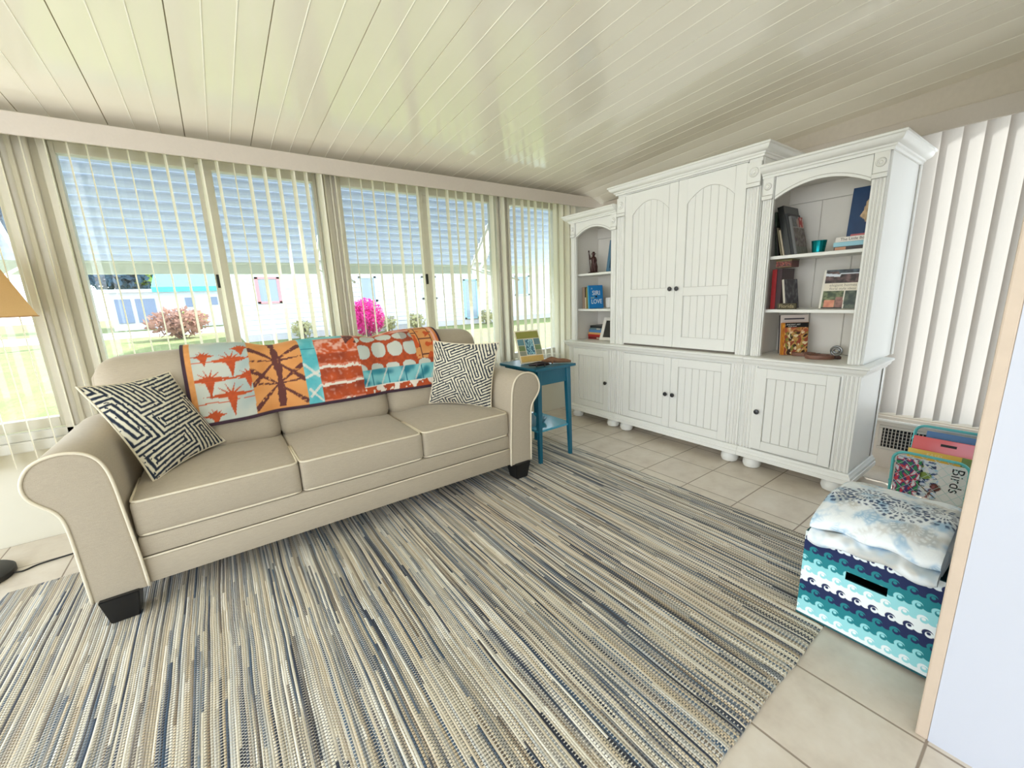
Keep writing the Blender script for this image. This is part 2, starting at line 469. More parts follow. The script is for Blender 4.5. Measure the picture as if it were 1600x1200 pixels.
# right wall
w = MB().box(WX, WX+.1, BY, WY+.1, 0, .345)
w.box(WX, WX+.1, BY, WY+.1, 2.11, 2.75)
w.box(WX, WX+.1, 2.95, WY+.1, .345, 2.11).box(WX, WX+.1, BY, -.86, .345, 2.11)
struct(w.build('wall_right', plain('taupe_wall', L(214,204,192), .6, nscale=6, namt=.04)))
struct(MB().box(WX-.016, WX+.02, BY, 2.9, .312, .326, .004).build('trim_5', M_trimw))
e = struct(thing('window_5', None, None, (WX+.05, 1, .4)))
f = MB()
for z0, z1 in ((.345, .39), (2.08, 2.11)): f.box(WX+.03, WX+.08, -.86, 2.95, z0, z1, .004)
for y in (-.86, .0, .74, 1.8, 2.89): f.box(WX+.032, WX+.078, y, y+.06, .39, 2.08, .004)
f.build('frame', M_alu, e)
MB().box(WX+.053, WX+.057, -.84, 2.93, .39, 2.08).build('pane', M_glass, e)
# board that closes the ceiling above the right-hand blind
mb = MB(); N = 8
struct(MB().box(WX-.02, WX+.02, BY, WY, 2.07, 2.10).prism([(BY, 2.10), (WY, 2.10), (WY, ceil_z(WX, WY)+.02), (BY, ceil_z(WX, BY)+.02)], 'x', WX-.015, WX+.01).build('trim_6', M_ceilw))
# white partition near the camera, timber strip on its end
struct(MB().box(1.365, 1.48, BY, .080, .0, 2.46).build('wall_partition', plain('white_partition_paint', L(194,198,211), .5, nscale=4, namt=.02)))
struct(MB().box(1.363, 1.482, .0801, .105, .0, 2.46, .004).build('trim_7', plain('pale_timber', L(204,186,168), .55, nscale=20, namt=.08)))

# floor-level grille in the right wall
e = thing('vent_grille', 'metal floor-level vent grille low on the wall beside the white cabinet', 'vent', (WX, .53, .2))
f = MB(); gy0, gy1, gz0, gz1 = .36, .685, .125, .285
f.box(WX-.009, WX, gy0, gy1, gz0, gz0+.017, .003).box(WX-.009, WX, gy0, gy1, gz1-.017, gz1, .003)
f.box(WX-.009, WX, gy0, gy0+.02, gz0+.017, gz1-.017, .003).box(WX-.009, WX, gy1-.02, gy1, gz0+.017, gz1-.017, .003)
f.build('frame', plain('vent_metal', L(196,188,178), .45, .2), e)
MB().box(WX-.001, WX-.0002, gy0+.01, gy1-.01, gz0+.01, gz1-.01).build('duct_shade_sheet', M_dark, e)  # flat dark sheet painted as the shade inside the duct
f = MB()
for k in range(16):
    y = gy0+.03+k*(gy1-gy0-.06)/15; f.box(WX-.007, WX-.001, y-.002, y+.002, gz0+.012, gz1-.012)
f.build('louvers', plain('vent_metal', L(196,188,178)), e)
f = MB()
for k in range(1, 6):
    z = gz0+.015+k*(gz1-gz0-.03)/6; f.box(WX-.0035, WX-.001, gy0+.015, gy1-.015, z-.0025, z+.0025)
f.build('cross_bars', plain('vent_metal_dim', L(140,134,128), .5), e)

# ------------------------------------------------------------------ rug
mb = MB(); RX0, RX1, RY0, RY1 = -.93, 2.168, .383, 2.60
N = 120; top = []; 
def edge(k, s): return .006*nz(k*.37, s*9.1, 1)+.004*nz(k*1.9, s*3.3, 1)
def rf(u, v):
    x = RX0+(RX1-RX0)*u; y = RY0+(RY1-RY0)*v
    x += edge(v*60, 1 if u < .5 else 2)*(1 if u in (0, 1) else 0)
    y += edge(u*60, 3 if v < .5 else 4)*(1 if v in (0, 1) else 0)
    if u == 0: x += .012*math.sin(v*140)*.3
    return (x, y, .010 if (0 < u < 1 and 0 < v < 1) else .007)
mb.grid(rf, N, N)
mb.grid(lambda u, v: (rf(u, v)[0], rf(u, v)[1], .0005), N, N, flip=True)
W = N+1; o2 = W*W
rim = [i for i in range(W)]+[j*W+N for j in range(1, W)]+[N*W+i for i in range(N-1, -1, -1)]+[j*W for j in range(N-1, 0, -1)]
for a, b in zip(rim, rim[1:]+rim[:1]): mb.f.append([a, b, b+o2, a+o2]); mb.mi.append(0)
tag(mb.build('rug', M_rug), 'large woven rug striped in cream, tan, grey and navy on the tile floor', 'rug')

# ------------------------------------------------------------------ vertical blinds along the window wall
BYL = 3.085
vb = thing('vertical_blind', 'long vertical blind with open narrow cream vanes across the window wall behind the sofa', 'blind', (.8, BYL, 2.05))
MB().box(BX, 3.40, 3.035, 3.05, 2.022, 2.122, .004).box(BX, 3.40, 3.05, WY-.002, 2.114, 2.122).build('valance', M_val, vb)
MB().box(BX+.02, 3.38, BYL-.02, BYL+.02, 2.06, 2.10, .003).build('head_rail', M_aluw, vb)
vx = [(-.462,4),(-.392,3),(-.313,3.5),(-.236,3),(-.16,5),(-.084,6),(-.006,6),(.07,8),(.148,7),(.231,3),(.305,8),(.388,8),(.464,8),(.546,9),(.619,8),(.702,11),
      (.80,3),(.89,2),(.969,3),(1.05,4),(1.134,2.5),(1.222,6.5),(1.301,3),(1.383,5),(1.463,6),(1.546,2.5),(1.631,7),(1.711,4),(1.794,7),(1.875,6),(1.957,6),(2.046,9),
      (2.16,8),(2.283,6),(2.373,6),(2.448,6),(2.524,6),(2.61,3),(2.691,4),(2.76,8),(2.84,9),(2.92,10),(3.0,10)]
vx = [(-.54-.08*k, 3.0) for k in range(14, -1, -1)]+vx
VW = .088
for x, wpx in vx:
    az = math.atan2(x, BYL); ppm = 638*math.cos(az-.6166)**-1/math.hypot(x, BYL)/max(.5, math.cos(az-.6166))
    dl = math.asin(min(.9, wpx*.68/(ppm*VW)))
    phi = az+(-dl)                                    # direction of the vane in plan, from +y
    dx, dy = math.sin(phi), math.cos(phi); nx, ny = dy, -dx
    f = MB()
    # gently curved vane of thin cloth
    prof = []
    for k in range(9):
        s = -1+2*k/8; prof.append((x+dx*s*VW/2+nx*.003*(1-s*s), BYL+dy*s*VW/2+ny*.003*(1-s*s)))
    strip_z(f, prof, .43, 2.058)
    f.build('vane', M_vane, vb, smooth=40)
# ------------------------------------------------------------------ closed vertical blind in front of the right-hand window
vr = thing('vertical_blind', 'closed white vertical blind with wide curved vanes beside the tall cabinet', 'blind', (3.35, .4, 2.05))
MB().box(3.285, 3.30, -.9, 2.95, 1.965, 2.062, .004).box(3.30, WX-.002, -.9, 2.95, 2.052, 2.062).build('valance', M_val, vr)
MB().box(3.33, 3.37, -.9, 2.93, 1.99, 2.02, .003).build('head_rail', M_aluw, vr)
y = .80+.0795*26; k = 0
while y > -.85:
    phi = math.radians(37+2*math.sin(k*2.1))          # tilt out of the wall plane
    dx, dy = math.sin(phi), -math.cos(phi)            # towards the glass going right
    nx, ny = dy, -dx
    if nx < 0: nx, ny = -nx, -ny
    prof = []
    for q in range(11):
        s = -1+2*q/10; prof.append((3.352+dx*s*.047+nx*.011*(1-s*s), y+dy*s*.047+ny*.011*(1-s*s)))
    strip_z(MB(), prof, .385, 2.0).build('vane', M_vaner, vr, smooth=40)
    y -= .0795; k += 1
# ================================================================== SOFA
sofa = thing('sofa', 'beige three-seat sofa with rolled arms, cream piping and black block legs on the rug', 'sofa', (.52, 2.5, 0))
ZR = .0105
FZ = ZR
for lx, ly in ((-.466, 2.085), (1.503, 2.085), (-.46, 2.88), (1.50, 2.88)):
    b = bmesh.new(); bmesh.ops.create_cube(b, size=1)
    hz = ZR if ly < 2.6 else 0.0
    if ly > 2.6: hz = 0.001
    for v in b.verts:
        top = v.co.z > 0; s = .060 if top else .043
        v.co = Vector((lx+math.copysign(s, v.co.x), ly+math.copysign(s, v.co.y)*(1 if True else 1), .122 if top else hz))
    bmesh.ops.bevel(b, geom=list(b.edges), offset=.003, segments=2, affect='EDGES')
    m = MB(); m.bm(b); m.build('leg', M_black, sofa)
# rolled arms
aprof = [(-.378,.118),(-.383,.25),(-.390,.36),(-.397,.47),(-.403,.56),(-.412,.625),(-.430,.672),(-.462,.703),(-.508,.716),(-.555,.711),(-.594,.692),(-.619,.658),(-.629,.618),(-.622,.578),(-.600,.545),(-.574,.515),(-.556,.475),(-.549,.40),(-.546,.26),(-.543,.118)]
def smooth_prof(P, n=4): return [(v.x, v.y) for v in spline([(p[0], p[1], 0) for p in P], n)]
AP = smooth_prof(aprof)
def make_arm(mir):
    def X(x): return x if not mir else 1.042-x
    P = [(X(x), z) for x, z in AP]
    cx = sum(p[0] for p in P)/len(P); cz = sum(p[1] for p in P)/len(P)
    mb = MB(); rings = []
    # front rim is rounded: three rings
    def inset(d):
        out = []; n = len(P)
        for i, p in enumerate(P):
            a = Vector(P[max(i-1, 0)]); b = Vector(P[min(i+1, n-1)]); tt = (b-a).normalized(); nn = Vector((-tt.y, tt.x))
            s = -1 if not mir else 1
            out.append((p[0]-nn.x*d*s, p[1]-nn.y*d*s))
        return out
    layers = [(2.046, .016), (2.0475, .006), (2.054, 0), (2.30, 0), (2.60, 0), (2.76, 0)]
    n = len(P); vs = []; fs = []
    for y, d in layers:
        for p in inset(d): vs.append((p[0], y, max(.118, p[1])))
    for j in range(len(layers)-1):
        for i in range(n): fs.append([j*n+i, j*n+(i+1) % n, (j+1)*n+(i+1) % n, (j+1)*n+i])
    fs.append(list(range(n))); fs.append([(len(layers)-1)*n+i for i in range(n)])
    mb.add(vs, fs); a = mb.build('arm', M_sofa, sofa, smooth=50)
    MB().tube([(p[0], 2.047, p[1]) for p in P], .0058, 8).build('piping', M_cream, a, smooth=180)
make_arm(False); make_arm(True)
# front rail with welt
m = MB(); m.box(-.384, 1.426, 2.066, 2.75, .232, .318, .010).box(-.384, 1.426, 2.060, 2.75, .118, .226, .010)
fr_ = m.build('front_rail', M_sofa, sofa, smooth=40)
MB().tube([(-.382+1.806*k/20, 2.062, .229) for k in range(21)], .0045, 6).build('piping', M_cream, fr_, smooth=180)
# back frame
m = MB(); rbox(m, (.521, 2.865, .52), (1.06, .10, .40), .05, 8); m.build('back_frame', M_sofa, sofa, smooth=180)
# back cushions (lean back, sit above the arms at the sides)
BC = []
def lean(p): return Vector((p.x, p.y+(p.z-.47)*.24, p.z))
for x0, x1, zt in ((-.512, .222, .975), (.205, .850, .955), (.838, 1.580, .965)):
    m = MB(); hx = (x1-x0)/2
    rbox(m, ((x0+x1)/2, 2.672, .44+(zt-.44)/2), (hx, .125, (zt-.44)/2), .085, 14, (.0, .035, .018), warp=lean)
    c = m.build('back_cushion', M_sofa, sofa, smooth=180); BC.append(m)
# seat cushions with piping
for x0, x1 in ((-.384, .2165), (.2175, .8385), (.8395, 1.428)):
    m = MB(); zc, hz = .3975, .0765; y0, y1 = 2.062, 2.70
    rbox(m, ((x0+x1)/2, (y0+y1)/2, zc), ((x1-x0)/2, (y1-y0)/2, hz), .022, 14, (0, .010, .030))
    c = m.build('seat_cushion', M_sofa, sofa, smooth=180)
    for zz, top in ((zc+hz-.007, 1), (zc-hz+.006, 0)):
        pts = []
        def rimz(x, y):
            a = 1-min(1, abs((x-(x0+x1)/2)/((x1-x0)/2)))**2; bq = 1-min(1, abs((y-(y0+y1)/2)/((y1-y0)/2)))**2
            return zz+top*.030*a*bq
        r = .03
        path = [(x0+.004, y0+.30), (x0+.004, y0+.16), (x0+.005, y0+r+.01)]
        path += [(x0+.005+r-r*math.cos(q*PI/8), y0+.006+r-r*math.sin(q*PI/8)) for q in range(1, 4)]
        nn = 24
        path += [(x0+.005+r+(x1-x0-.01-2*r)*k/nn, y0+.005-.010*(1-(2*k/nn-1)**2)*.9*(.35)) for k in range(nn+1)]
        path += [(x1-.005-r+r*math.sin(q*PI/8), y0+.006+r-r*math.cos(q*PI/8)) for q in range(1, 4)]
        path += [(x1-.005, y0+r+.01), (x1-.004, y0+.16), (x1-.004, y0+.30)]
        MB().tube([(x, y, rimz(x, max(y, y0+.01))+(.002 if top else -.001)) for x, y in path], .0052, 7).build('piping', M_cream, c, smooth=180)

# ------------------------------------------------------------------ quilted throw over the back of the sofa
allv = []; allf = []
for m in BC:
    o = len(allv); allv += m.v; allf += [[i+o for i in f] for f in m.f]
m = MB(); rbox(m, (.521, 2.865, .52), (1.06, .10, .40), .05, 8); o = len(allv); allv += m.v; allf += [[i+o for i in f] for f in m.f]
bvh = BVHTree.FromPolygons([tuple(v) for v in allv], allf)
TX0, TX1, NU, NV = -.172, 1.262, 420, 130
def fan(x, n=90):
    """outline of the sofa back in the plane x: front bottom -> over the top -> back"""
    pts = []; c = Vector((x, 2.80, .60))
    for k in range(n+1):
        a = -PI*.02+PI*1.05*k/n            # from front (-y) round over the top to the back (+y)
        d = Vector((0, -math.cos(a), math.sin(a))); hit = bvh.ray_cast(c+d*1.2, -d)
        if hit[0] is not None: pts.append(hit[0]+d*.010)
    return pts
cols_ = []
xs = [TX0+(TX1-TX0)*i/60 for i in range(61)]
raw = []
for x in xs:
    P = fan(x); P = [p for p in P if not (p.y < 2.7 and p.z < .45)]
    raw.append(P)
def resample(P, start_z, n):
    # start where the front profile passes start_z
    s = 0
    for i, p in enumerate(P):
        if p.z >= start_z and p.y < 2.8: s = i; break
    P = P[s:]; d = [0]
    for a, b in zip(P, P[1:]): d.append(d[-1]+(b-a).length)
    L_ = .66; out = []; j = 0
    for k in range(n+1):
        t = min(L_*k/n, d[-1]-1e-6)
        while j < len(d)-2 and d[j+1] < t: j += 1
        f = (t-d[j])/max(1e-9, d[j+1]-d[j]); out.append(P[j].lerp(P[j+1], f))
    return out
RS = [resample(P, .600+.012*i/60, 60) for i, P in enumerate(raw)]
# cloth bridges the gaps between cushions: relax sideways
for it in range(10):
    RS = [[(RS[max(i-1, 0)][k]*.25+RS[i][k]*.5+RS[min(i+1, 60)][k]*.25) for k in range(61)] for i in range(61)]
for i in range(61):
    for k in range(61):
        p = RS[i][k]; RS[i][k] = Vector((xs[i], p.y-.006, p.z+.006))
def tp(u, v):
    a, b = u*60, v*60; i, k = min(59, int(a)), min(59, int(b)); fa, fb_ = a-i, b-k
    p = (RS[i][k]*(1-fa)+RS[i+1][k]*fa)*(1-fb_)+(RS[i][k+1]*(1-fa)+RS[i+1][k+1]*fa)*fb_
    w = .0022*nz(u*14, v*8, 1, 4)
    return Vector((p.x, p.y-w, p.z+w*.5))
K = dict(grey=L(196,200,190), grey2=L(168,184,182), rust=L(196,84,38), rust2=L(150,62,34), or_=L(222,158,96), or2=L(204,136,74), br=L(96,52,48), teal=L(86,176,186), tealL=L(150,210,212), tealD=L(28,112,132), pink=L(224,168,150), bind=L(66,44,58), wht=L(226,218,206))
def star(x, y, cx, cy, r, arms=7, ph=0., sx=1., sy=1.):
    dx, dy = (x-cx)/sx, (y-cy)/sy; d = math.hypot(dx, dy)/r
    if d > 1.05: return 0
    a = math.atan2(dy, dx)+ph; k = abs(math.cos(a*arms/2))
    return 1 if d < .24+.75*k**7+.05*nz(x*40, y*40) else 0
def seg(x, y, x0, y0, x1, y1):
    dx, dy = x1-x0, y1-y0; t = max(0, min(1, ((x-x0)*dx+(y-y0)*dy)/(dx*dx+dy*dy))); return math.hypot(x-x0-dx*t, y-y0-dy*t), t
def throw_col(u, v):
    # real coordinates on the cloth in metres: x along, y up from the front hem
    x, y = u*1.434, v*.66
    n = nz(x, y, 16); n2 = nz(x, y, 55, 2); n3 = nz(x, y, 6, 7)
    if y < .018 or u < .010 or u > .990: return mixc(.3+.3*n, K['bind'], L(44,30,42))
    if u < .028: return mixc(.5+.5*n2, K['or_'], K['or2'])
    sk = -.05*(y-.18)        # seams lean a little
    xx = x+sk*.3
    if xx < .285:
        c = mixc(sm(-.3, .5, n3+.5*n), K['grey'], K['grey2'])
        for cx, cy, r, sx, sy in ((.10,.235,.085,1.25,.75),(.205,.33,.085,1.3,.75),(.185,.145,.10,1.2,.75),(.275,.235,.065,1.1,.9),(.10,.05,.05,1,1),(.09,.365,.05,1,.9),(.255,.40,.045,1,1)):
            dx, dy = x-cx+.004*n, y-cy+.004*n2; ax_ = abs(dx)/(r*sx)
            wing = ax_ < 1 and abs(dy) < .021*sy*(1-ax_)**1.3+.0012
            td = -dy/(r*1.15); tail = 0 <= td < 1 and abs(dx) < .024*(1-td)**1.1+.001
            cap = 0 < dy < .022 and abs(dx) < .020*(1-dy/.022)
            spike = False
            for ex in (-.9, -.35, .35, .9):
                d, tt = seg(x, y, cx, cy, cx+ex*r*.62, cy+r*(.62 if abs(ex) < .5 else .45))
                if d < .0045*(1-tt)+.0010: spike = True
            if wing or tail or cap or spike: c = mixc(.30+.40*n2, K['rust'], K['rust2'])
            elif (dx/(r*sx*.8))**2+(dy/(r*.6))**2 < .35+.2*n: c = mixc(.25, c, K['or_'])
        for yy in (.115, .225, .33):
            if abs(y-yy-.006*n) < .0025: c = K['rust']
        return c
    if xx < .545:
        c = mixc(.5+.6*n, K['or_'], K['or2']); lx, ly = xx-.285, y
        w = .011+.010*abs(math.sin(ly*17))+.006*n2
        if abs(lx-.125-.012*math.sin(ly*9)) < w and ly > .03: c = K['br']
        for y0, s in ((.155, 1), (.285, 1)):
            for ex, ey in ((-.12, .10), (.13, .10), (-.12, -.12), (.13, -.12), (-.12, .02), (.13, .02)):
                d, tt = seg(lx, ly, .125, y0, .125+ex, y0+ey*.95)
                if abs(d+.004*n) < (.0035+.010*tt*(1 if abs(ey) > .05 else .15)) and (n2 > -.45 or tt < .3): c = mixc(sm(.2, .6, n2), K['br'], K['or2'])
        return c
    if xx < .625:
        c = mixc(sm(-.4, .4, n3+.6*n), K['teal'], K['tealL'])
        for x0, y0, x1, y1 in ((.55,.25,.62,.17),(.56,.06,.62,.12),(.55,.17,.62,.20),(.56,.10,.615,.03)):
            d, tt = seg(x, y, x0, y0, x1, y1)
            if d < .007+.004*n: c = mixc(.75, c, K['wht'])
        if abs(y-.345) < .004: c = K['tealD']
        return mixc(.25*max(0, n2), c, K['tealD'])
    if y > .415+.0*u and xx < .80: return mixc(.5+.5*n, K['teal'], K['tealL']) if y > .43 else mixc(.5, K['pink'], K['rust'])
    if xx < .865:
        c = mixc(.4+.8*n, K['rust2'], K['rust'])
        q = y/.105+.18*n3+.12*n; f = q-math.floor(q)
        if f < .16+.10*n2: c = K['wht']
        elif f < .28: c = mixc(.6, K['pink'], K['rust'])
        if y > .30: c = mixc(sm(-.2, .35, n+.6*n2), K['rust'], K['pink']) if n3 < .35 else K['or_']
        if .80 < xx and y > .36 and n > -.2: c = K['br']
        return mixc(.25*sm(.1, .7, n2), c, L(240,200,180))
    if xx > 1.235 and y > .20:
        c = mixc(.5+.6*n, K['or_'], K['or2'])
        gx, gy = (x*11) % 1, (y*9+.5*int(x*11)) % 1
        if gx < .07 or gy < .09: c = K['br']
        if nz(x, y, 22, 3) > .25: c = K['rust']
        if abs(x-1.395) < .012+.004*n: c = K['pink']
        if x > 1.40: c = mixc(.5+.5*n, K['rust'], K['or_'])
        return c
    # pebble rows over rust, teal band, rust hem
    if y < .065:
        c = mixc(.5+.6*n, K['rust2'], K['rust'])
        q = (x*8.5+.3*n) % 1
        if q < .2 or n2 > .35 or y > .058+.012*n: c = K['wht']
        return c
    if y < .165:
        c = mixc(sm(-.5, .5, n3+.7*n), K['tealD'], K['teal']); q = (x*9.2) % 1
        c = mixc(.55*sm(.0, .5, n+.35), c, K['tealL'])
        if abs(q-.5) < .03: c = K['tealD']
        if abs(abs(q-.0)-.5*(y-.065)/.1) < .05: c = mixc(.5, c, K['wht'])
        return c
    c = mixc(.4+.6*n2, K['rust2'], K['rust'])
    for row, (yc, rx, ry, off) in enumerate(((.170,.042,.030,.3),(.285,.046,.050,0),(.385,.05,.036,.45))):
        q = (x/.105+off); fx = (q-math.floor(q)-.5)*.105
        if (abs(fx)/rx)**2.2+(abs(y-yc-.008*n)/ry)**2.2 < 1+.25*n: c = mixc(.35*sm(-.3, .5, n3), K['grey'], K['grey2'])
    if y > .32 and xx > 1.16: c = mixc(.4, c, K['br'])
    if y > .425: c = mixc(sm(-.1, .3, n), K['pink'], K['rust'])
    return c
mb = MB(); mb.grid(tp, NU, NV, col=throw_col)
nrm_off = MB()
thr = mb.build('quilted_throw', M_artm, smooth=180)
thr.modifiers.new('thickness', 'SOLIDIFY').thickness = .005; thr.modifiers[-1].offset = 1
tag(thr, 'patchwork quilt in rust, orange, teal and grey draped over the sofa back', 'throw')

# ------------------------------------------------------------------ scatter pillows
def maze(a, b, W, n):
    """herringbone of nested rectangles -> 0..1 (1 = dark line)"""
    i, j = math.floor(a/W), math.floor(b/W); fa, fb_ = a/W-i, b/W-j; k = (i-j) % 4
    if k == 0: p, q = fa, fb_
    elif k == 1: p, q = fa+1, fb_
    elif k == 2: p, q = 1+fb_, fa      # upper half of an upright brick
    else: p, q = fb_, fa
    d = min(p, 2-p, q, 1-q)           # distance to the brick rim
    f = (d*2*n) % 1.0
    return f
def pillow(name, label, TL, TR, BR, BL, T, W, n, wig, roll_=0., thick_line=.5):
    TL, TR, BR, BL = map(Vector, (TL, TR, BR, BL))
    cen = (TL+TR+BR+BL)/4; nrm = ((TR-BL).cross(TL-BR)).normalized()
    if nrm.dot(Vector((0,0,1.2))-cen) < 0: nrm = -nrm
    e = thing(name, label, 'pillow', tuple(Vector((cen.x, cen.y, min(BL.z, BR.z)))), group='scatter pillows on the sofa')
    def P(u, v, side):
        s, t_ = 2*u-1, 2*v-1
        pin = .085
        s2 = s*(1-pin*(1-t_*t_)); t2 = t_*(1-pin*(1-s*s))
        uu, vv = (s2+1)/2, (t2+1)/2
        b = (BL*(1-uu)+BR*uu)*(1-vv)+(TL*(1-uu)+TR*uu)*vv
        h = T*(max(0, (1-s*s))**.62)*(max(0, 1-t_*t_)**.62)
        h += .004*nz(s*3, t_*3, 1, T*50)*(1-s*s)*(1-t_*t_)
        return b+nrm*h*side
    SW = ((TR-TL).length+(BR-BL).length)/2; SH = ((TL-BL).length+(TR-BR).length)/2
    ink, pale = L(30,40,58), L(222,216,196)
    def col(u, v):
        x, y = u*SW, v*SH
        x += wig*.0022*nz(x, y, 70)+.0015*nz(x, y, 18, 3); y += wig*.0022*nz(x, y, 70, 8)
        a, b = (x*.88+y*.48), (-x*.48+y*.88)
        a, b = (x+y)*.7071, (y-x)*.7071
        ca, sa = math.cos(roll_), math.sin(roll_); a, b = a*ca-b*sa, a*sa+b*ca
        f = maze(a*1.0, b, W, n)
        lw = thick_line+.16*nz(x, y, 42, 5)
        k = sm(lw-.14, lw+.14, abs(f-.5)*2)
        if nz(x, y, 95, 11) > .46: k = 1-k*.2 if False else 0
        return mixc(k, ink, pale)
    nn = 230
    MB().grid(lambda u, v: P(u, v, 1), nn, nn, col=col).build('front_panel', M_artm, e, smooth=180)
    MB().grid(lambda u, v: P(u, v, -1), 40, 40, flip=True).build('back_panel', M_cream, e, smooth=180)
    rim = [(k/40, 0) for k in range(40)]+[(1, k/40) for k in range(40)]+[(1-k/40, 1) for k in range(40)]+[(0, 1-k/40) for k in range(40)]
    MB().tube([P(u, v, 0) for u, v in rim], .0045, 6, closed=True).build('piping', M_cream, e, smooth=180)
pillow('scatter_pillow', 'black and cream maze pillow tilted against the left sofa arm',
       (-.500, 2.37, .905), (-.222, 2.60, .900), (-.055, 2.545, .515), (-.318, 2.235, .478), .074, .125, 3.0, 1.0, .62, .50)
pillow('scatter_pillow', 'navy and cream maze pillow propped upright against the right sofa arm',
       (1.150, 2.50, .93), (1.495, 2.235, .905), (1.405, 2.235, .472), (1.095, 2.53, .508), .074, .112, 3.0, .5, .35, .46)
# ================================================================== CABINETS (fronts face -x)
def flutes(mb, y0, y1, z0, z1, x, n=3, dep=.006, th=.03):
    """fluted board extruded along z; face at x, grooves with glaze (material 1)"""
    w = (y1-y0); m = .14*w; gw = (w-2*m)/(n+(n-1)*.45); P = []; mi = []
    P.append((x, y0)); y = y0+m
    for k in range(n):
        P += [(x, y), (x+dep*.6, y+gw*.12), (x+dep, y+gw*.5), (x+dep*.6, y+gw*.88), (x, y+gw)]; y += gw*1.45
    P.append((x, y1)); P += [(x+th, y1), (x+th, y0)]
    mb.prism(P, 'z', z0, z1)
    for k in range(n):      # glaze settled in each groove
        ya = y0+m+k*gw*1.45
        mb.box(x+dep-.0006, x+dep+.002, ya+gw*.38, ya+gw*.62, z0+.0005, z1-.0005, 0, 1)
def beadboard(mb, y0, y1, z0, z1, x, boards, th=.012):
    bw = (y1-y0)/boards
    for k in range(boards): mb.box(x, x+th, y0+k*bw+.0014, y0+(k+1)*bw-.0014, z0, z1, .0025, 0, 1)
    mb.box(x+.004, x+th-.001, y0, y1, z0+.0003, z1-.0003, 0, 1)
def outline(mb, y0, y1, z0, z1, x, w=.0022):
    """thin glazed line around a recessed panel"""
    d = .0006
    mb.box(x-d, x+d, y0, y1, z0, z0+w, 0, 1); mb.box(x-d, x+d, y0, y1, z1-w, z1, 0, 1)
    mb.box(x-d, x+d, y0, y0+w, z0, z1, 0, 1); mb.box(x-d, x+d, y1-w, y1, z0, z1, 0, 1)
def knob(parent, x, y, z):
    MB().lathe([(.0055,.0), (.0055,-.008), (.010,-.011), (.0155,-.016), (.0165,-.021), (.013,-.026), (.004,-.028)], (x, y, z), 20, axis='x').build('knob', M_knob, parent, smooth=40)
def base_door(parent, y0, y1, z0, z1, x, knob_y, knob_z, boards=6):
    mb = MB(); st = .060; th = .020
    mb.box(x, x+th, y0, y0+st, z0, z1, .003).box(x, x+th, y1-st, y1, z0, z1, .003)
    mb.box(x, x+th, y0+st, y1-st, z0, z0+st, .003).box(x, x+th, y0+st, y1-st, z1-st, z1, .003)
    beadboard(mb, y0+st, y1-st, z0+st, z1-st, x+.009, boards)
    outline(mb, y0+st-.001, y1-st+.001, z0+st-.001, z1-st+.001, x-.0002+.0006)
    d = mb.build('door', [M_cab, M_glaze], parent)
    knob(d, x, knob_y, knob_z); return d
CT = .757
edge_prof = [(0,.70),(0,.757),(.034,.757),(.040,.753),(.040,.744),(.036,.740),(.030,.738),(.028,.730),(.026,.722),(.020,.714),(.014,.710),(.012,.704),(.010,.70)]
base_prof = [(0,.080),(0,.142),(.004,.142),(.010,.138),(.013,.128),(.020,.122),(.022,.112),(.022,.106),(.026,.104),(.026,.080)]
def base_cabinet(label, y0, y1, doors, end_right=False, end_left=False, group='base cabinets of the wall unit'):
    e = thing('base_cabinet', label, 'cabinet', (2.98, (y0+y1)/2, 0), group=group)
    xf, xb = 2.762, 3.20
    g = .001
    mb = MB(); mb.box(xf+.012, xb, y0+g, y1-g, .085, .72)
    if end_right:      # framed side
        mb.box(xf+.002, xf+.05, y0-.003, y0+.0075, .1435, .699, .0015)
        mb.box(xb-.04, xb, y0-.004, y0+.02, .14, .70, .002).box(xb-.04, xb-.036, y0-.0046, y0, .14, .70, 0, 1)
    mb.build('carcass', [M_cab, M_glaze], e)
    # counter and mouldings, mitred round the free end
    def strip(prof, xw):
        if end_right: path = [(xb, y0), (xw, y0), (xw, y1-g)]
        elif end_left: path = [(xw, y0+g), (xw, y1), (xb, y1)]
        else: path = [(xw, y0+g), (xw, y1-g)]
        return MB().sweep(path, prof)
    top = strip(edge_prof, xf+.008); top.box(xf+.008, xb, y0+g, y1-g, .735, CT-.0002)
    top.build('counter', [M_cab, M_glaze], e, smooth=35)
    strip(base_prof, xf+.004).build('plinth_moulding', M_cab, e, smooth=35)
    gl = strip([(-.001,.1425),(-.001,.1445),(.0035,.1445),(.0035,.1425)], xf+.006).build('glaze_line', M_glaze, e)
    pw = .082
    for a, b in ((y0+.008, y0+pw), (y1-pw, y1-.008)):
        mb = MB(); flutes(mb, a, b, .143, .702, xf, 3); mb.build('pilaster', [M_cab, M_glaze], e)
    for args in doors: base_door(e, *args)
    for fx in (xf+.055, xb-.06):
        for fy in (y0+.075, y1-.075):
            MB().lathe([(.030,.0), (.048,.006), (.056,.025), (.054,.048), (.046,.062), (.052,.068), (.054,.082)], (fx, fy, 0), 24).build('bun_foot', M_cab, e, smooth=40)
    return e
DX = 2.752
Y0, Y1, Y2, Y3 = .660, 1.262, 2.318, 2.915
base_cabinet('white base cabinet with one knob at upper left, under the wide bookcase', Y0, Y1, [(.745, 1.178, .152, .690, DX, 1.152, .408, 6)], end_right=True)
base_cabinet('wide white base cabinet with two doors below the tall armoire', Y1, Y2, [(1.345, 1.7875, .147, .693, DX, 1.757, .412, 6), (1.7905, 2.232, .147, .693, DX, 1.818, .411, 6)])
base_cabinet('narrow white base cabinet beside the teal side table', Y2, Y3, [(2.402, 2.832, .145, .690, DX, 2.425, .405, 6)], end_left=True)

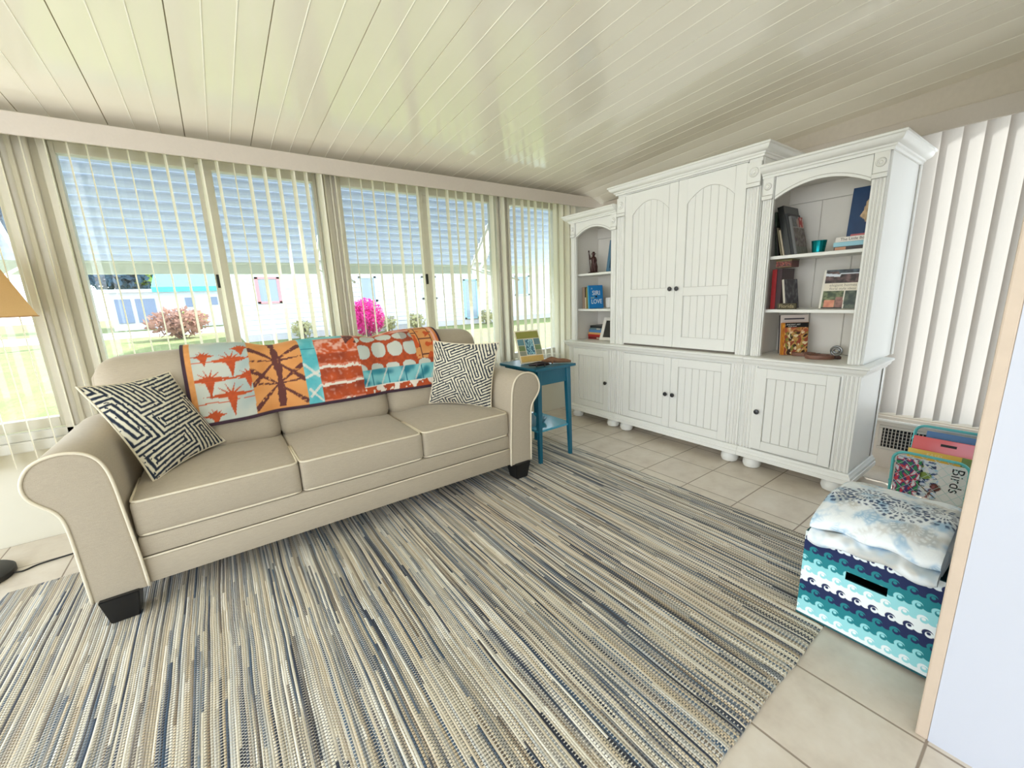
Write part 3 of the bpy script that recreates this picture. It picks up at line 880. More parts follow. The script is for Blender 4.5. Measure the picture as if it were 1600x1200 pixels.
crown = [(0,.0),(0,.072),(.052,.072),(.060,.068),(.060,.058),(.052,.054),(.050,.046),(.044,.036),(.034,.028),(.022,.024),(.020,.016),(.012,.012),(.010,.0)]
def rosette(mb, x, y0, y1, z0, z1):
    mb.box(x-.004, x+.02, y0, y1, z0, z1, .002)
    c = ((y0+y1)/2, (z0+z1)/2+.012)
    r = min(y1-y0, z1-z0)*.36
    mb.lathe([(0,-.006),(.22*r,-.006),(.30*r,-.003),(.38*r,-.001),(.55*r,-.002),(.70*r,-.007),(.82*r,-.007),(r,.0)], (x-.004, c[0], c[1]), 28, axis='x')
    for q in (.36, .97):
        mb.tube([(x-.0052, c[0]+q*r*math.cos(a*PI/14), c[1]+q*r*math.sin(a*PI/14)) for a in range(28)], .0011, 5, True, 1)
    mb.box(x-.010, x+.01, y0-.001, y1+.001, z0, z0+.022, .003)
    mb.box(x-.0103, x, y0, y1, z0+.0225, z0+.0242, 0, 1)
    mb.box(x-.0103, x, y0, y1, z0-.0015, z0, 0, 1)
def bookcase(label, y0, y1, ya, yb, shelf_z, name='bookcase_hutch', end_right=False, end_left=False, xb=3.345):
    """open hutch with an arched front; ya..yb is the opening"""
    e = thing(name, label, 'bookcase', (3.06, (y0+y1)/2, CT), group='arched bookcases of the wall unit')
    xf = 2.805; g = .001; ZS, ZA, ZT = 1.697, 1.763, 1.822
    d = .0006
    # sides, back, top
    ia, ib = y0+.020, y1-.020
    for a, b in ((y0+g, ia), (ib, y1-g)):
        MB().box(xf+.02, xb, a, b, CT+d, ZT+.02).build('side_panel', M_cabin, e)
    m = MB()
    XBK = 3.142
    nb = 3; bw = (ib-ia)/nb
    for k in range(nb): m.box(XBK, XBK+.012, ia+k*bw+.0016, ia+(k+1)*bw-.0016, CT+d, 1.70, .003)
    m.box(XBK+.006, XBK+.02, ia, ib, CT+d, ZT, 0, 1); m.box(XBK-.002, XBK+.005, ia, ib, 1.703, 1.7995)
    m.build('back_panel', [M_cabin, M_glaze], e)
    m = MB(); m.box(xf+.02, xb, y0+g, y1-g, 1.80, ZT+.045); m.build('top_board', M_cabin, e)
    if end_right:
        m = MB(); m.box(xf+.004, xb-.03, y0-.002, y0+.006, CT+d, ZT, .002).box(xb-.035, xb+.02, y0-.010, y0+.01, CT+d, ZT, .003)
        m.box(xb-.0365, xb-.035, y0-.0035, y0, CT+.01, ZT, 0, 1)
        m.build('end_panel', [M_cab, M_glaze], e)
    # arch head
    m = MB(); N = 28; yc, R = (ya+yb)/2, (yb-ya)/2
    def az(y): return ZS+(ZA-ZS)*(1-((y-yc)/R)**2)**.5 if abs(y-yc) < R else ZS
    ys_ = [yc-R*math.cos(PI*k/N) for k in range(N+1)]
    def azp(y): t = abs(y-yc)/R; return ZS+(ZA-ZS)*(1-t*t)
    for p, q in zip(ys_, ys_[1:]):
        a0, a1 = azp(p), azp(q)
        m.add([(xf,p,a0),(xf,q,a1),(xf,q,ZT),(xf,p,ZT),(xf+.022,p,a0),(xf+.022,q,a1),(xf+.022,q,ZT),(xf+.022,p,ZT)],
              [[0,1,2,3],[4,7,6,5],[0,4,5,1],[3,2,6,7]])
    # bead above the arch, with glaze
    off = .016
    m.tube([(xf-.0012, y, azp(y)+off) for y in ys_], .0016, 5, mi=1)
    m.build('arched_head', [M_cab, M_glaze], e)
    for a, b in ((y0+.004, ya-.004), (yb+.004, y1-.004)):
        mb = MB(); mb.box(xf, xf+.022, a, b, CT+d, ZT, .001); flutes(mb, a+.006, b-.006, CT+d, 1.70, xf-.012, 3)
        mb.build('pilaster', [M_cab, M_glaze], e)
        mb = MB(); rosette(mb, xf-.012, a+.002, b-.002, 1.702, ZT); mb.build('rosette_block', [M_cab, M_glaze], e, smooth=35)
    prof = [(p, ZT+z) for p, z in crown]
    xw = xf-.008
    if end_right: path = [(xb, y0), (xw, y0), (xw, y1-g)]
    elif end_left: path = [(xw, y0+g), (xw, y1), (xb, y1)]
    MB().sweep(path, prof).build('crown_moulding', M_cab, e, smooth=35)
    for z in shelf_z:
        MB().box(2.850, XBK-.003, ia+.001, ib-.001, z-.020, z, .003).build('shelf', M_cab, e)
    return e
S1, S2 = 1.375, 1.052
T1, T2 = 1.375, 1.052
bookcase('wide white arched bookcase with fluted sides at the room end of the wall unit', Y0+.010, Y1-.006, .742, 1.187, (S1, S2), end_right=True)
bookcase('narrow white arched bookcase next to the window', 2.362, Y3-.005, 2.432, 2.848, (T1, T2), end_left=True)

# tall armoire in the middle
ar = thing('armoire', 'tall white armoire with two arch-panelled beadboard doors in the middle of the wall unit', 'armoire', (3.06, 1.8, CT))
xf, xb = 2.795, 3.375; ay0, ay1 = 1.262, 2.356; ZT = 1.955; d = .0006
m = MB(); m.box(xf+.02, xb, ay0, ay1, CT+d, ZT+.02)
m.build('carcass', M_cab, ar)
for a, b in ((ay0+.003, 1.343), (2.276, ay1-.003)):
    mb = MB(); mb.box(xf, xf+.022, a, b, CT+d, ZT, .001); flutes(mb, a+.004, b-.004, CT+d, 1.785, xf-.012, 3); mb.build('pilaster', [M_cab, M_glaze], ar)
    mb = MB(); rosette(mb, xf-.012, a, b, 1.79, 1.90+.03); mb.build('rosette_block', [M_cab, M_glaze], ar, smooth=35)
MB().box(xf, xf+.022, 1.345, 2.274, 1.944, ZT+.01, .001).build('header_rail', M_cab, ar)
prof = [(p, ZT-.004+z*.95) for p, z in crown]
MB().sweep([(xb, ay0), (xf-.008, ay0), (xf-.008, ay1), (xb, ay1)], prof).build('crown_moulding', M_cab, ar, smooth=35)
MB().box(xf+.01, xb, ay0+.002, ay1-.002, ZT+.02, ZT+.06).build('top_board', M_cab, ar)
def tall_door(y0, y1, ky):
    x = xf-.010; th = .022; z0, z1 = .772, 1.940; st = .070; mb = MB()
    zm0, zm1 = 1.150, 1.212
    mb.box(x, x+th, y0, y0+st, z0, z1, .003).box(x, x+th, y1-st, y1, z0, z1, .003)
    mb.box(x, x+th, y0+st, y1-st, z0, z0+.080, .003).box(x, x+th, y0+st, y1-st, zm0, zm1, .003)
    ya, yb = y0+st, y1-st; yc, R = (ya+yb)/2, (yb-ya)/2; ZS, ZA = 1.775, 1.862; N = 24
    def azp(y): t_ = abs(y-yc)/R; return ZS+(ZA-ZS)*(1-t_*t_)
    ys_ = [ya+(yb-ya)*k/N for k in range(N+1)]
    for p, q in zip(ys_, ys_[1:]):
        a0, a1 = azp(p), azp(q)
        mb.add([(x,p,a0),(x,q,a1),(x,q,z1-.002),(x,p,z1-.002),(x+th,p,a0),(x+th,q,a1),(x+th,q,z1-.002),(x+th,p,z1-.002)], [[0,1,2,3],[4,7,6,5],[0,4,5,1],[3,2,6,7]])
    mb.tube([(x+.0004, y, azp(y)+.001) for y in ys_], .0013, 5, mi=1)
    for yy in (ya, yb): mb.box(x-.0004, x+.001, yy-.001, yy+.001, zm1, ZS, 0, 1)
    outline(mb, ya-.001, yb+.001, z0+.079, zm0+.001, x)
    mb.box(x-.0004, x+.001, ya, yb, zm1-.001, zm1+.001, 0, 1)
    beadboard(mb, ya, yb, zm1-.01, ZA+.01, x+.009, 6); beadboard(mb, ya, yb, z0+.07, zm0+.01, x+.009, 6)
    dd_ = mb.build('door', [M_cab, M_glaze], ar); knob(dd_, x, ky, 1.204)
tall_door(1.346, 1.8085, 1.782); tall_door(1.8115, 2.273, 1.838)
MB().box(xf, xf+.02, 1.345, 2.274, CT+d, .768).build('shadow_gap', M_seamdark, ar)

# ================================================================== SIDE TABLE and what is on it
tb = thing('side_table', 'small teal painted side table with tapered legs between sofa and cabinets', 'side table', (1.90, 2.35, 0))
tx0, tx1, ty0, ty1 = 1.715, 2.095, 2.135, 2.575
MB().box(tx0, tx1, ty0, ty1, .682, .702, .004).build('tabletop', M_teal, tb)
ax0, ax1, by0, by1 = tx0+.035, tx1-.035, ty0+.03, ty1-.03
m = MB(); m.box(ax0, ax1, by0, by0+.016, .575, .682, .002).box(ax0, ax1, by1-.016, by1, .575, .682, .002).box(ax0, ax0+.016, by0+.016, by1-.016, .575, .682, .002).box(ax1-.016, ax1, by0+.016, by1-.016, .575, .682, .002)
m.build('apron', M_teal, tb)
for i, sx in enumerate((0, 1)):
    for j, sy in enumerate((0, 1)):
        cx, cy = (ax0+.018, ax1-.018)[sx], (by0+.012, by1-.012)[sy]
        fx_, fy_ = cx+(-.022 if sx == 0 else -.004), cy+(-.032 if sy == 0 else .02)
        b = bmesh.new(); bmesh.ops.create_cube(b, size=1)
        zb = .0105 if fy_ < 2.6 and fx_ < 2.16 else 0
        for v in b.verts:
            tp_ = v.co.z > 0; s = .019 if tp_ else .0125
            v.co = Vector(((cx if tp_ else fx_)+math.copysign(s, v.co.x), (cy if tp_ else fy_)+math.copysign(s, v.co.y), .682 if tp_ else zb))
        bmesh.ops.bevel(b, geom=list(b.edges), offset=.002, segments=1, affect='EDGES')
        m = MB(); m.bm(b); m.build('leg', M_teal, tb)
MB().box(ax0-.012, ax1+.004, by0-.012, by1+.004, .236, .252, .003).build('shelf', plain('teal_shelf_reflection', L(70,160,190), .2), tb)  # reflected light put into the shelf colour, lighter than the table's teal
# mosaic picture frame leaning back on its stand
TZ = .7022
fe = thing('picture_frame', 'tilted picture frame with green, blue and sand panels on the teal side table', 'picture frame', (1.865, 2.345, TZ+.0066))
fe.rotation_euler = (math.radians(-27), 0, math.radians(-13))
FW, FH = .196, .262
m = MB(); m.box(-FW/2, FW/2, 0, .014, 0, FH, .003); m.build('frame', plain('pale_frame', L(232,222,200), .5), fe, local=True)
panes = [(-FW/2+.008, FW/2-.008, FH-.066, FH-.012, L(140,140,66)), (-FW/2+.008, -.040, .142, .190, L(96,136,146)), (-FW/2+.008, -.040, .098, .138, L(116,136,92)), (-FW/2+.008, -.040, .062, .094, L(142,146,130)),
         (.040, FW/2-.008, .142, .190, L(104,134,140)), (.040, FW/2-.008, .100, .138, L(120,140,100)), (.040, FW/2-.008, .062, .096, L(150,152,128)), (-FW/2+.008, FW/2-.008, .010, .056, L(206,172,100))]
for k, (a, b, z0, z1, c_) in enumerate(panes):
    MB().box(a, b, -.004, .002, z0, z1, .0015).build('mosaic_panel', plain('glass_tile_%d' % k, c_, .35, nscale=60, namt=.1), fe, local=True)
def sea(u, v):
    n = nz(u*3, v*4, 1.6); k = math.sin((u*4+2*math.sin(v*5)+n*3)*2.2)
    return mixc(sm(-.6, .9, k), L(44,92,116), L(148,192,200))
m = MB(); m.grid(lambda u, v: (-.034+.068*u, -.0045, .066+.120*v), 30, 50, col=sea); m.build('picture', M_art, fe, local=True)
MB().box(.034, .040, -.006, 0, .062, .192, .001).box(-.038, .038, -.006, 0, .188, .192, .001).build('mount', plain('pale_frame', L(232,222,200)), fe, local=True)
m = MB(); m.prism([(.0145, .012), (.10, .0445), (.10, .054), (.0145, .10)], 'x', -.03, .03); m.build('stand', M_blackm, fe, local=True)
# dark carved figurine lying in front of it, and a piece of driftwood
def limb(name, pts, radii, mat, parent=None, n=8, flat=1):
    P = spline(pts, 5); R_ = []
    for k in range(len(P)):
        f = k/5; i = min(len(radii)-2, int(f)); R_.append(radii[i]*(1-(f-i))+radii[i+1]*(f-i))
    return MB().tube([tuple(p) for p in P], 0, n, radii=R_), 
z = TZ
M_fig = plain('dark_bronze', L(52,40,38), .4, .3, nscale=60, namt=.15)
e = thing('carved_lizard', 'small dark carved lizard figurine at the foot of the tilted picture frame', 'figurine', (1.82, 2.225, z))
mm = limb('b', [(1.755,2.262,z+.012),(1.785,2.235,z+.018),(1.815,2.218,z+.020),(1.845,2.212,z+.018),(1.875,2.200,z+.014),(1.90,2.205,z+.008)], [.006,.013,.017,.016,.011,.005], M_fig)[0]
for a, b, c_ in (((1.795,2.23,z+.014),(1.785,2.205,z+.012),(1.775,2.20,z+.005)), ((1.85,2.212,z+.014),(1.845,2.188,z+.012),(1.83,2.178,z+.005)), ((1.80,2.235,z+.014),(1.82,2.255,z+.012),(1.825,2.262,z+.005))):
    mm.tube([a, b, c_], .006, 6, radii=[.008,.006,.005])
mm.build('body', M_fig, e, smooth=180)
M_dw = plain('driftwood', L(138,98,70), .8, nscale=45, namt=.25, bump=.4)
mm = limb('d', [(1.905,2.30,z+.016),(1.935,2.275,z+.022),(1.965,2.255,z+.026),(2.0,2.225,z+.020),(2.04,2.195,z+.018),(2.075,2.165,z+.012)], [.008,.016,.024,.017,.015,.007], M_dw)[0]
mm.tube([(1.97,2.25,z+.03),(1.955,2.235,z+.016),(1.945,2.225,z+.006)], .008, 6, radii=[.012,.009,.005])
tag(mm.build('driftwood', M_dw, smooth=180), 'gnarled brown piece of driftwood on the near edge of the teal side table', 'driftwood')
# glass pieces on the lower shelf
M_bg = plain('pale_blue_glass', L(170,214,232), .08, Transmission_Weight=.6)
e = MB().lathe([(.026,.2525),(.030,.258),(.030,.315),(.014,.335),(.011,.352),(.014,.356)], (1.79,2.285,0), 24).build('glass_bottle', M_bg, smooth=40)
tag(e, 'small clear blue bottle on the lower shelf of the side table', 'bottle')
e = MB().lathe([(.020,.2525),(.034,.262),(.046,.285),(.048,.288),(.043,.284),(.030,.266),(.004,.258)], (1.89,2.31,0), 24, caps=False).build('glass_dish', M_bg, smooth=40)
tag(e, 'shallow pale blue glass dish on the lower shelf of the side table', 'dish')
# ================================================================== BOOKS AND ORNAMENTS
def book(label, pos, rot, t, h, w, cover, art=None, nu=40, nv=56, page=True, rough=.45, group=None, name='book', spine=None):
    """spine on local -x, thickness runs 0..-t along y, cover art on the -y face"""
    e = thing(name, label, 'book', pos, rot, group or ('books in the wide bookcase' if pos[1] < 2 else 'books in the narrow bookcase'))
    mc = plain('cover_%02x%02x%02x' % tuple(int(v*255) for v in cover), cover, rough, nscale=50, namt=.04)
    ms = mc if spine is None else plain('cover_%02x%02x%02x' % tuple(int(v*255) for v in spine), spine, rough, nscale=50, namt=.04)
    th = min(.0025, t*.2)
    MB().box(0, w, -t, -t+th, 0, h, .0006).box(0, w, -th, 0, 0, h, .0006).build('cover', mc, e, local=True)
    m = MB(); m.box(-.0005, .002, -t+.0002, -.0002, 0, h, .0004); m.build('spine', ms, e, local=True)
    MB().box(.002, w-.004, -t+th, -th, .003, h-.003).build('pages', M_page, e, local=True)
    if art:
        m = MB(); m.grid(lambda u, v: (.001+u*(w-.002), -t-.0004, .001+v*(h-.002)), nu, nv, col=art); m.build('cover_picture', M_art, e, local=True)
    return e
def on_cover(e, s, size, u, v, t, w, h, mat, xs=1): text(e, s, size, basis((1,0,0), (0,0,1), (u*w, -t-.0009, v*h)), mat, xs=xs)
D = math.radians
# --- wide bookcase, top shelf
z = S1+.0006
ln = -D(13)
def row(y, x, z, items, lean):
    prev = None
    for lab, t_, h, w, col, kw in items:
        th_ = -(lean+kw.pop('dl', 0))            # lean towards the left neighbour
        if prev is not None: y -= max(0, min(h, prev[1])*(math.tan(th_)-math.tan(prev[0])))
        e = book(lab, (x+kw.pop('dx', 0), y, z), (-th_, 0, kw.pop('rz', 0)), t_, h, w, col, **kw); y -= t_/math.cos(th_)+.0012
        prev = (th_, h)
    return y
def noir(u, v):
    n = fb(u*3, v*4, 2.2, 3)
    if v > .70:
        c = mixc(sm(-.3, .4, n), L(120,122,124), L(70,72,76))
        if u > .62: c = L(190,44,40) if nz(u*9, v*9, 1) < .28 else L(226,200,190)
        if math.hypot((u-.5)/.7, v-.84) < .12: c = L(182,150,136)
        if v < .73: c = L(180,178,174)
    else:
        c = mixc(sm(-.4, .4, n), L(84,66,64), L(138,130,122))
        if nz(u*5, v*5, 1.8, 8) > .35: c = L(88,50,80)
        if v < .2: c = mixc(.6, c, L(110,124,108))
    if u < .05: c = L(150,150,148)
    return c
row(1.208, 2.905, z, [
    ('thin dark green book standing against the side of the top shelf', .010, .268, .20, L(44,62,46), dict(dl=D(8), dx=.03)),
    ('thin black booklet between the green book and the beige spines', .008, .18, .19, L(30,26,26), dict(dl=D(4))),
    ('thin olive-spined book beside the black booklet on the top shelf', .008, .172, .17, L(126,118,92), dict(dl=D(1))),
    ('thin beige-spined book leaning on the thick black binder', .010, .158, .17, L(190,176,150), dict()),
    ('thick black binder, tallest in the leaning row on the top shelf', .034, .295, .21, L(24,26,24), dict(rough=.3, page=False)),
    ('slim black book between the thick binder and the photo-covered book', .014, .25, .18, L(18,20,24), dict()),
    ('grey photo-covered book with a red corner, right end of the leaning row', .014, .232, .165, L(104,104,104), dict(art=noir, dl=-D(0))),
], ln)
e = MB().lathe([(.027,0),(.030,.002),(.0375,.066),(.0385,.068),(.0355,.066),(.029,.006),(.001,.005)], (2.925, .975, z), 32, caps=False).build('tumbler', plain('anodised_teal', L(20,150,160), .22, .85), smooth=40)
tag(e, 'small shiny teal metal tumbler on the top shelf beside the leaning books', 'cup')
e = MB().tube([(3.03, .955, z+.0045), (3.01, .835, z+.0045)], .0042, 8).build('pencil', M_black, smooth=60); tag(e, 'thin dark pencil lying on the top shelf right of the teal tumbler', 'pencil')
# pile with the navy map book on it
y = .748
e = book('dark bottom book of the top-shelf pile, with an apricot spine label', (2.90, y-.02, z), (-D(90), 0, 0), .020, .165, .20, L(40,34,36), spine=L(52,40,38))
MB().box(-.0012, 0, -.018, -.003, .110, .160).build('spine_label', plain('apricot', L(206,150,116)), e, local=True)
e = book('light blue book in the middle of the pile under the navy book', (2.898, y-.02, z+.0206), (-D(90), 0, 0), .024, .168, .20, L(150,196,214), spine=L(150,200,216))
e = book('white-spined book above the light blue one, directly under the navy book', (2.90, y-.02, z+.0452), (-D(90), 0, 0), .026, .160, .20, L(226,220,214), spine=L(228,222,216))
text(e, 'The Little Book', .020, basis((0,0,-1), (0,-1,0), (-.0012, -.013, .075)), M_ink)
zb = z+.0718
def island(u, v):
    c = mixc(.5+.5*nz(u*4, v*4, 1.5), L(10,48,92), L(18,62,106))
    a = math.atan2(v-.57, u-.62); r = math.hypot((u-.62)*.68, v-.57)
    R_ = .24+.06*math.cos(2*a-2.2)+.07*nz(math.cos(a)*2, math.sin(a)*2, 1.7, 2)
    if r < R_: c = mixc(sm(-.4, .5, fb(u*6, v*6, 2)), L(214,186,148), L(176,150,120))
    if v < .055 and u > .1: c = L(206,110,116)
    return c
e = book('tall navy book with a tan island on its cover, standing on the book pile', (3.005, .868, zb), (-D(7), 0, -D(90)), .018, .265, .170, L(16,52,94), art=island, nu=60, nv=70)
# --- wide bookcase, middle shelf
z = S2+.0006
row(1.196, 2.90, z, [
    ('tall red-spined hardback at the left end of the middle shelf', .026, .243, .18, L(166,36,40), dict(dl=D(2))),
    ('dark maroon hardback standing beside the red one', .028, .246, .18, L(62,34,38), dict(dl=D(2))),
], -D(3))
e = book('small white-spined book with a grey cover leaning on the maroon hardback', (2.885, 1.112, z+.0005), (-D(9), 0, -D(14)), .014, .180, .12, L(92,90,96), spine=L(216,210,196), art=lambda u, v: mixc(sm(-.2, .6, fb(u*3, v*3, 1.7)), L(74,72,78), L(128,126,130)))
def floral(u, v):
    c = L(70,30,28)
    if nz(u*7, v*4, 1.6) > .15: c = L(156,48,44)
    if nz(u*9, v*5, 1.9, 4) > .42: c = L(214,150,120)
    return L(120,110,70) if v < .1 or v > .92 else c
e = thing('trinket_box', 'small dark red floral box on top of the red and maroon hardbacks', 'box', (2.94, 1.145, z+.2565))
MB().box(2.885, 2.995, 1.092, 1.178, z+.2525, z+.292, .002).build('body', plain('box_red', L(92,40,36), .5), e)
MB().box(2.883, 2.997, 1.090, 1.180, z+.2925, z+.300, .002).build('lid', plain('box_olive', L(120,110,70), .5), e)
m = MB(); m.grid(lambda u, v: (2.8848, 1.177-.084*u, z+.2535+.038*v), 30, 16, col=floral); m.build('front_panel', M_art, e)
e = thing('sign_block', 'small olive wooden block sign with raised letters on the middle shelf', 'sign', (2.875, 1.10, z))
MB().box(2.866, 2.884, 1.040, 1.142, z, z+.036, .0015).build('block', plain('olive_wood', L(78,70,46), .6, nscale=30, namt=.12), e)
text(e, 'Florida', .030, basis((0,-1,0), (0,0,1), (2.8655-2.875, 1.091-1.10, .018)), plain('cream_paint', L(176,160,120)), 'lettering')
def homes(u, v):
    n = fb(u*4, v*5, 1.9)
    if u < .05: return L(228,224,214)
    if v > .66:
        if v > .90 and u > .35 or v > .95: return mixc(.5+n, L(34,34,42), L(90,104,116))
        if abs(v-.88+.10*(u-.05)*(u < .4)-.03*(u > .4)) < .035: return L(214,220,230)
        return mixc(sm(-.3, .5, n), L(48,36,38), L(122,96,96))
    if v > .45: return L(230,222,206)
    if abs(u-.57+.04*(v-.2)) < .012: return L(232,226,214)
    if u < .57:
        c = mixc(sm(-.3, .4, n), L(58,74,54), L(128,136,100))
        if v < .22 and .10 < u < .36: c = mixc(.5+n, L(196,120,98), L(226,160,130))
        if v < .30 and u > .38: c = mixc(.5+n, L(96,66,62), L(176,130,120))
        return c if v > .03 else L(26,24,20)
    return mixc(sm(-.3, .5, n), L(54,66,62), L(96,106,92)) if u < .85 else mixc(.5+n, L(112,78,74), L(80,74,70))
e = book('picture book in cream and green propped upright at the right of the middle shelf', (2.925, .938, z), (-D(9), 0, -D(90)), .012, .222, .20, L(222,216,206), art=homes, nu=70, nv=80)
on_cover(e, 'elegant homes', .022, .50, .60, .012, .20, .222, plain('grey_ink', L(150,142,128)))
on_cover(e, 'floral style ideas', .019, .50, .51, .012, .20, .222, plain('grey_ink', L(150,142,128)))
# --- wide bookcase, bottom
z = CT+.0006
def plainwhite(u, v):
    if .88 < v < .92 and .14 < u < .86: return L(28,30,52)
    if .76 < v < .80 and nz(u*20, 1, 1) > 0: return L(206,150,120)
    return L(226,214,206)
e = book('white-covered book with a dark spine standing behind the orange one', (2.985, 1.158, z), (-D(7), 0, -D(46)), .016, .250, .165, L(206,196,190), spine=L(36,28,34), art=plainwhite)
def mosaic(u, v):
    if v > .86 and u > .1: return L(16,14,16)
    if u < .1: return mixc(.5+nz(u*20, v*6, 1.2), L(222,150,40), L(150,70,30))
    n = nz(u*2.6, v*3.4, 1.9); n2 = nz(u*4, v*4.4, 2.1, 5)
    c = L(58,34,28) if n < -.2 else (L(196,150,84) if n < .12 else L(150,70,50))
    if n2 > .3: c = L(230,214,170)
    if n2 < -.38: c = L(122,126,52)
    return mixc(.35, c, L(206,110,70)) if v > .7 else c
e = book('orange-spined book with a busy brown mosaic cover and a black title band', (2.935, 1.128, z), (-D(6), 0, -D(46)), .022, .205, .150, L(216,140,40), art=mosaic, nu=60, nv=80)
on_cover(e, 'ANCIENT ART', .0125, .42, .935, .022, .150, .205, M_white)
on_cover(e, 'of the south', .010, .38, .885, .022, .150, .205, M_white)
M_wd = plain('brown_carved_wood', L(140,98,80), .55, nscale=30, namt=.16, bump=.2)
def trivet(label, cx, cy, a, rx, ry, h):
    e = thing('wooden_trivet', label, 'trivet', (cx, cy, z), (0, 0, a))
    n = 40; P = []; m = MB(); vs = []; fs = []
    prof = [(1, 0), (1.03, h*.5), (1, h), (.70, h), (.66, h*.45), (0.05, h*.42)]
    for k in range(n):
        q = 2*PI*k/n
        for r, hh in prof: vs.append((rx*r*math.cos(q), ry*r*math.sin(q), hh))
    L_ = len(prof)
    for k in range(n):
        for j in range(L_-1): fs.append([k*L_+j, ((k+1) % n)*L_+j, ((k+1) % n)*L_+j+1, k*L_+j+1])
    fs.append([k*L_ for k in range(n)]); fs.append([k*L_+L_-1 for k in range(n)])
    m.add(vs, fs); m.build('dish', M_wd, e, local=True, smooth=40)
    MB().box(rx*1.0, rx*1.42, -ry*.36, ry*.36, .001, h*.8, .004).build('handle', plain('dark_brown_wood', L(70,46,38), .6), e, local=True)
    return e
trivet('long brown carved wooden trivet lying in front of the orange-spined book', 2.985, 1.010, -D(62), .062, .038, .020)
trivet('round-ended brown wooden trivet at the front edge, nearest the room', 2.92, .905, -D(62), .072, .050, .022)
e = thing('metal_ring_ornament', 'small silver ring ornament standing at the right of the lowest shelf', 'ornament', (3.07, .868, z))
m = MB(); m.tube([(3.07, .868+.027*math.cos(q*PI/16), z+.033+.027*math.sin(q*PI/16)) for q in range(32)], .0058, 8, True); m.build('outer_ring', plain('silver', L(150,152,154), .2, 1), e, smooth=180)
m = MB(); m.tube([(3.072, .868+.014*math.cos(q*PI/16), z+.033+.014*math.sin(q*PI/16)) for q in range(32)], .005, 8, True); m.box(3.068, 3.074, .866, .870, z+.047, z+.058); m.build('inner_ring', plain('silver', L(150,152,154)), e, smooth=180)
# --- narrow bookcase
z = T1+.0006
e = thing('statuette', 'dark bronze statuette of a hatted figure with a raised staff on the top shelf', 'statuette', (2.98, 2.795, z))
fx, fy = 2.98, 2.795
m = MB()
def P3(dy, dz, dx=0): return (fx+dx, fy-dy, z+dz)      # dy to the right in the photo
m.lathe([(.052,0),(.055,.006),(.046,.014),(.02,.018)], (fx, fy, z), 20)
for s in (-1, 1): m.add(*(lambda t_: (t_.v, t_.f))(MB().tube([P3(.013*s,.012), P3(.014*s,.05,-.004), P3(.011*s,.095)], 0, 8, radii=[.010,.012,.015])))
m.tube([P3(0,.085), P3(0,.11), P3(0,.135), P3(0,.150), P3(0,.158)], 0, 10, radii=[.020,.019,.024,.019,.008])
m.tube([P3(0,.155), P3(0,.165), P3(.001,.178), P3(.001,.186)], 0, 10, radii=[.008,.013,.014,.008])
m.lathe([(.003,.176),(.024,.177),(.024,.180),(.013,.184),(.012,.195),(.004,.199)], (fx, fy, z), 14)
m.tube([P3(-.020,.142), P3(-.036,.135,-.005), P3(-.042,.160,-.008), P3(-.046,.178,-.01)], 0, 8, radii=[.009,.008,.007,.006])
m.tube([P3(-.050,.205,-.01), P3(-.044,.14,-.01), P3(-.032,.07,-.012), P3(-.026,.012,-.012)], .0042, 6)
m.tube([P3(-.051,.200,-.01), P3(-.052,.215,-.01)], 0, 8, radii=[.009,.004])
m.tube([P3(.021,.142), P3(.032,.118), P3(.033,.09,-.006), P3(.030,.07,-.008)], 0, 8, radii=[.009,.008,.0075,.006])
m.tube([P3(.004,.10,.012), P3(.012,.06,.018), P3(.010,.016,.02)], 0, 8, radii=[.018,.018,.016])
m.tube([P3(-.018,.085,.006), P3(-.024,.045,.012), P3(-.03,.012,.012)], 0, 8, radii=[.014,.016,.014])
m.build('figure', plain('red_bronze', L(74,44,38), .45, .35, nscale=90, namt=.15), e, smooth=60)
e = thing('picture_frame', 'steel-blue picture frame leaning at the right of the top shelf', 'picture frame', (2.965, 2.618, z), (-D(12), 0, -D(84)))
m = MB(); W_, H_ = .17, .285
m.box(0, .032, -.016, 0, 0, H_, .002).box(W_-.032, W_, -.016, 0, 0, H_, .002).box(.032, W_-.032, -.016, 0, 0, .032, .002).box(.032, W_-.032, -.016, 0, H_-.032, H_, .002)
m.build('frame', plain('steel_blue', L(82,122,150), .4), e, local=True)
MB().box(.032, W_-.032, -.006, -.002, .032, H_-.032).build('picture', plain('dark_print', L(60,78,96), .3), e, local=True)
z = T2+.0006
row(2.838, 2.875, z, [
    ('dark book with a mottled spine at the left end of the narrow middle shelf', .036, .200, .15, L(66,54,50), dict(spine=L(150,130,116))),
    ('thin cream-spined book next to the mottled one', .010, .105, .14, L(226,216,192), dict(dx=.0)),
    ('green and tan spined book beside the bright blue book', .028, .195, .15, L(120,118,66), dict(spine=L(136,126,70))),
], -D(1))
e = book('bright blue book titled in white on the narrow middle shelf', (2.862, 2.748, z), (-D(6), 0, -D(20)), .022, .212, .145, L(20,112,176), spine=L(60,176,220), art=lambda u, v: L(16,104,168) if not (.04 < u < .96 and .03 < v < .97) else L(20,118,184), nu=24, nv=30)
on_cover(e, 'A', .020, .22, .86, .022, .145, .212, M_white)
on_cover(e, 'SIRI', .058, .52, .66, .022, .145, .212, M_white, .92)
on_cover(e, 'and', .024, .24, .47, .022, .145, .212, plain('lime_ink', L(200,220,140)))
on_cover(e, 'LOVE', .058, .53, .29, .022, .145, .212, M_white, .80)
MB().lathe([(.001,-.0006),(.010,-.0006),(.010,0),(.001,0)], (.075, -.0226, .108), 12, axis='y').build('emblem', M_ink, e, local=True)
e = thing('mug', 'white mug with its handle showing past the bright blue book', 'mug', (3.06, 2.665, z))
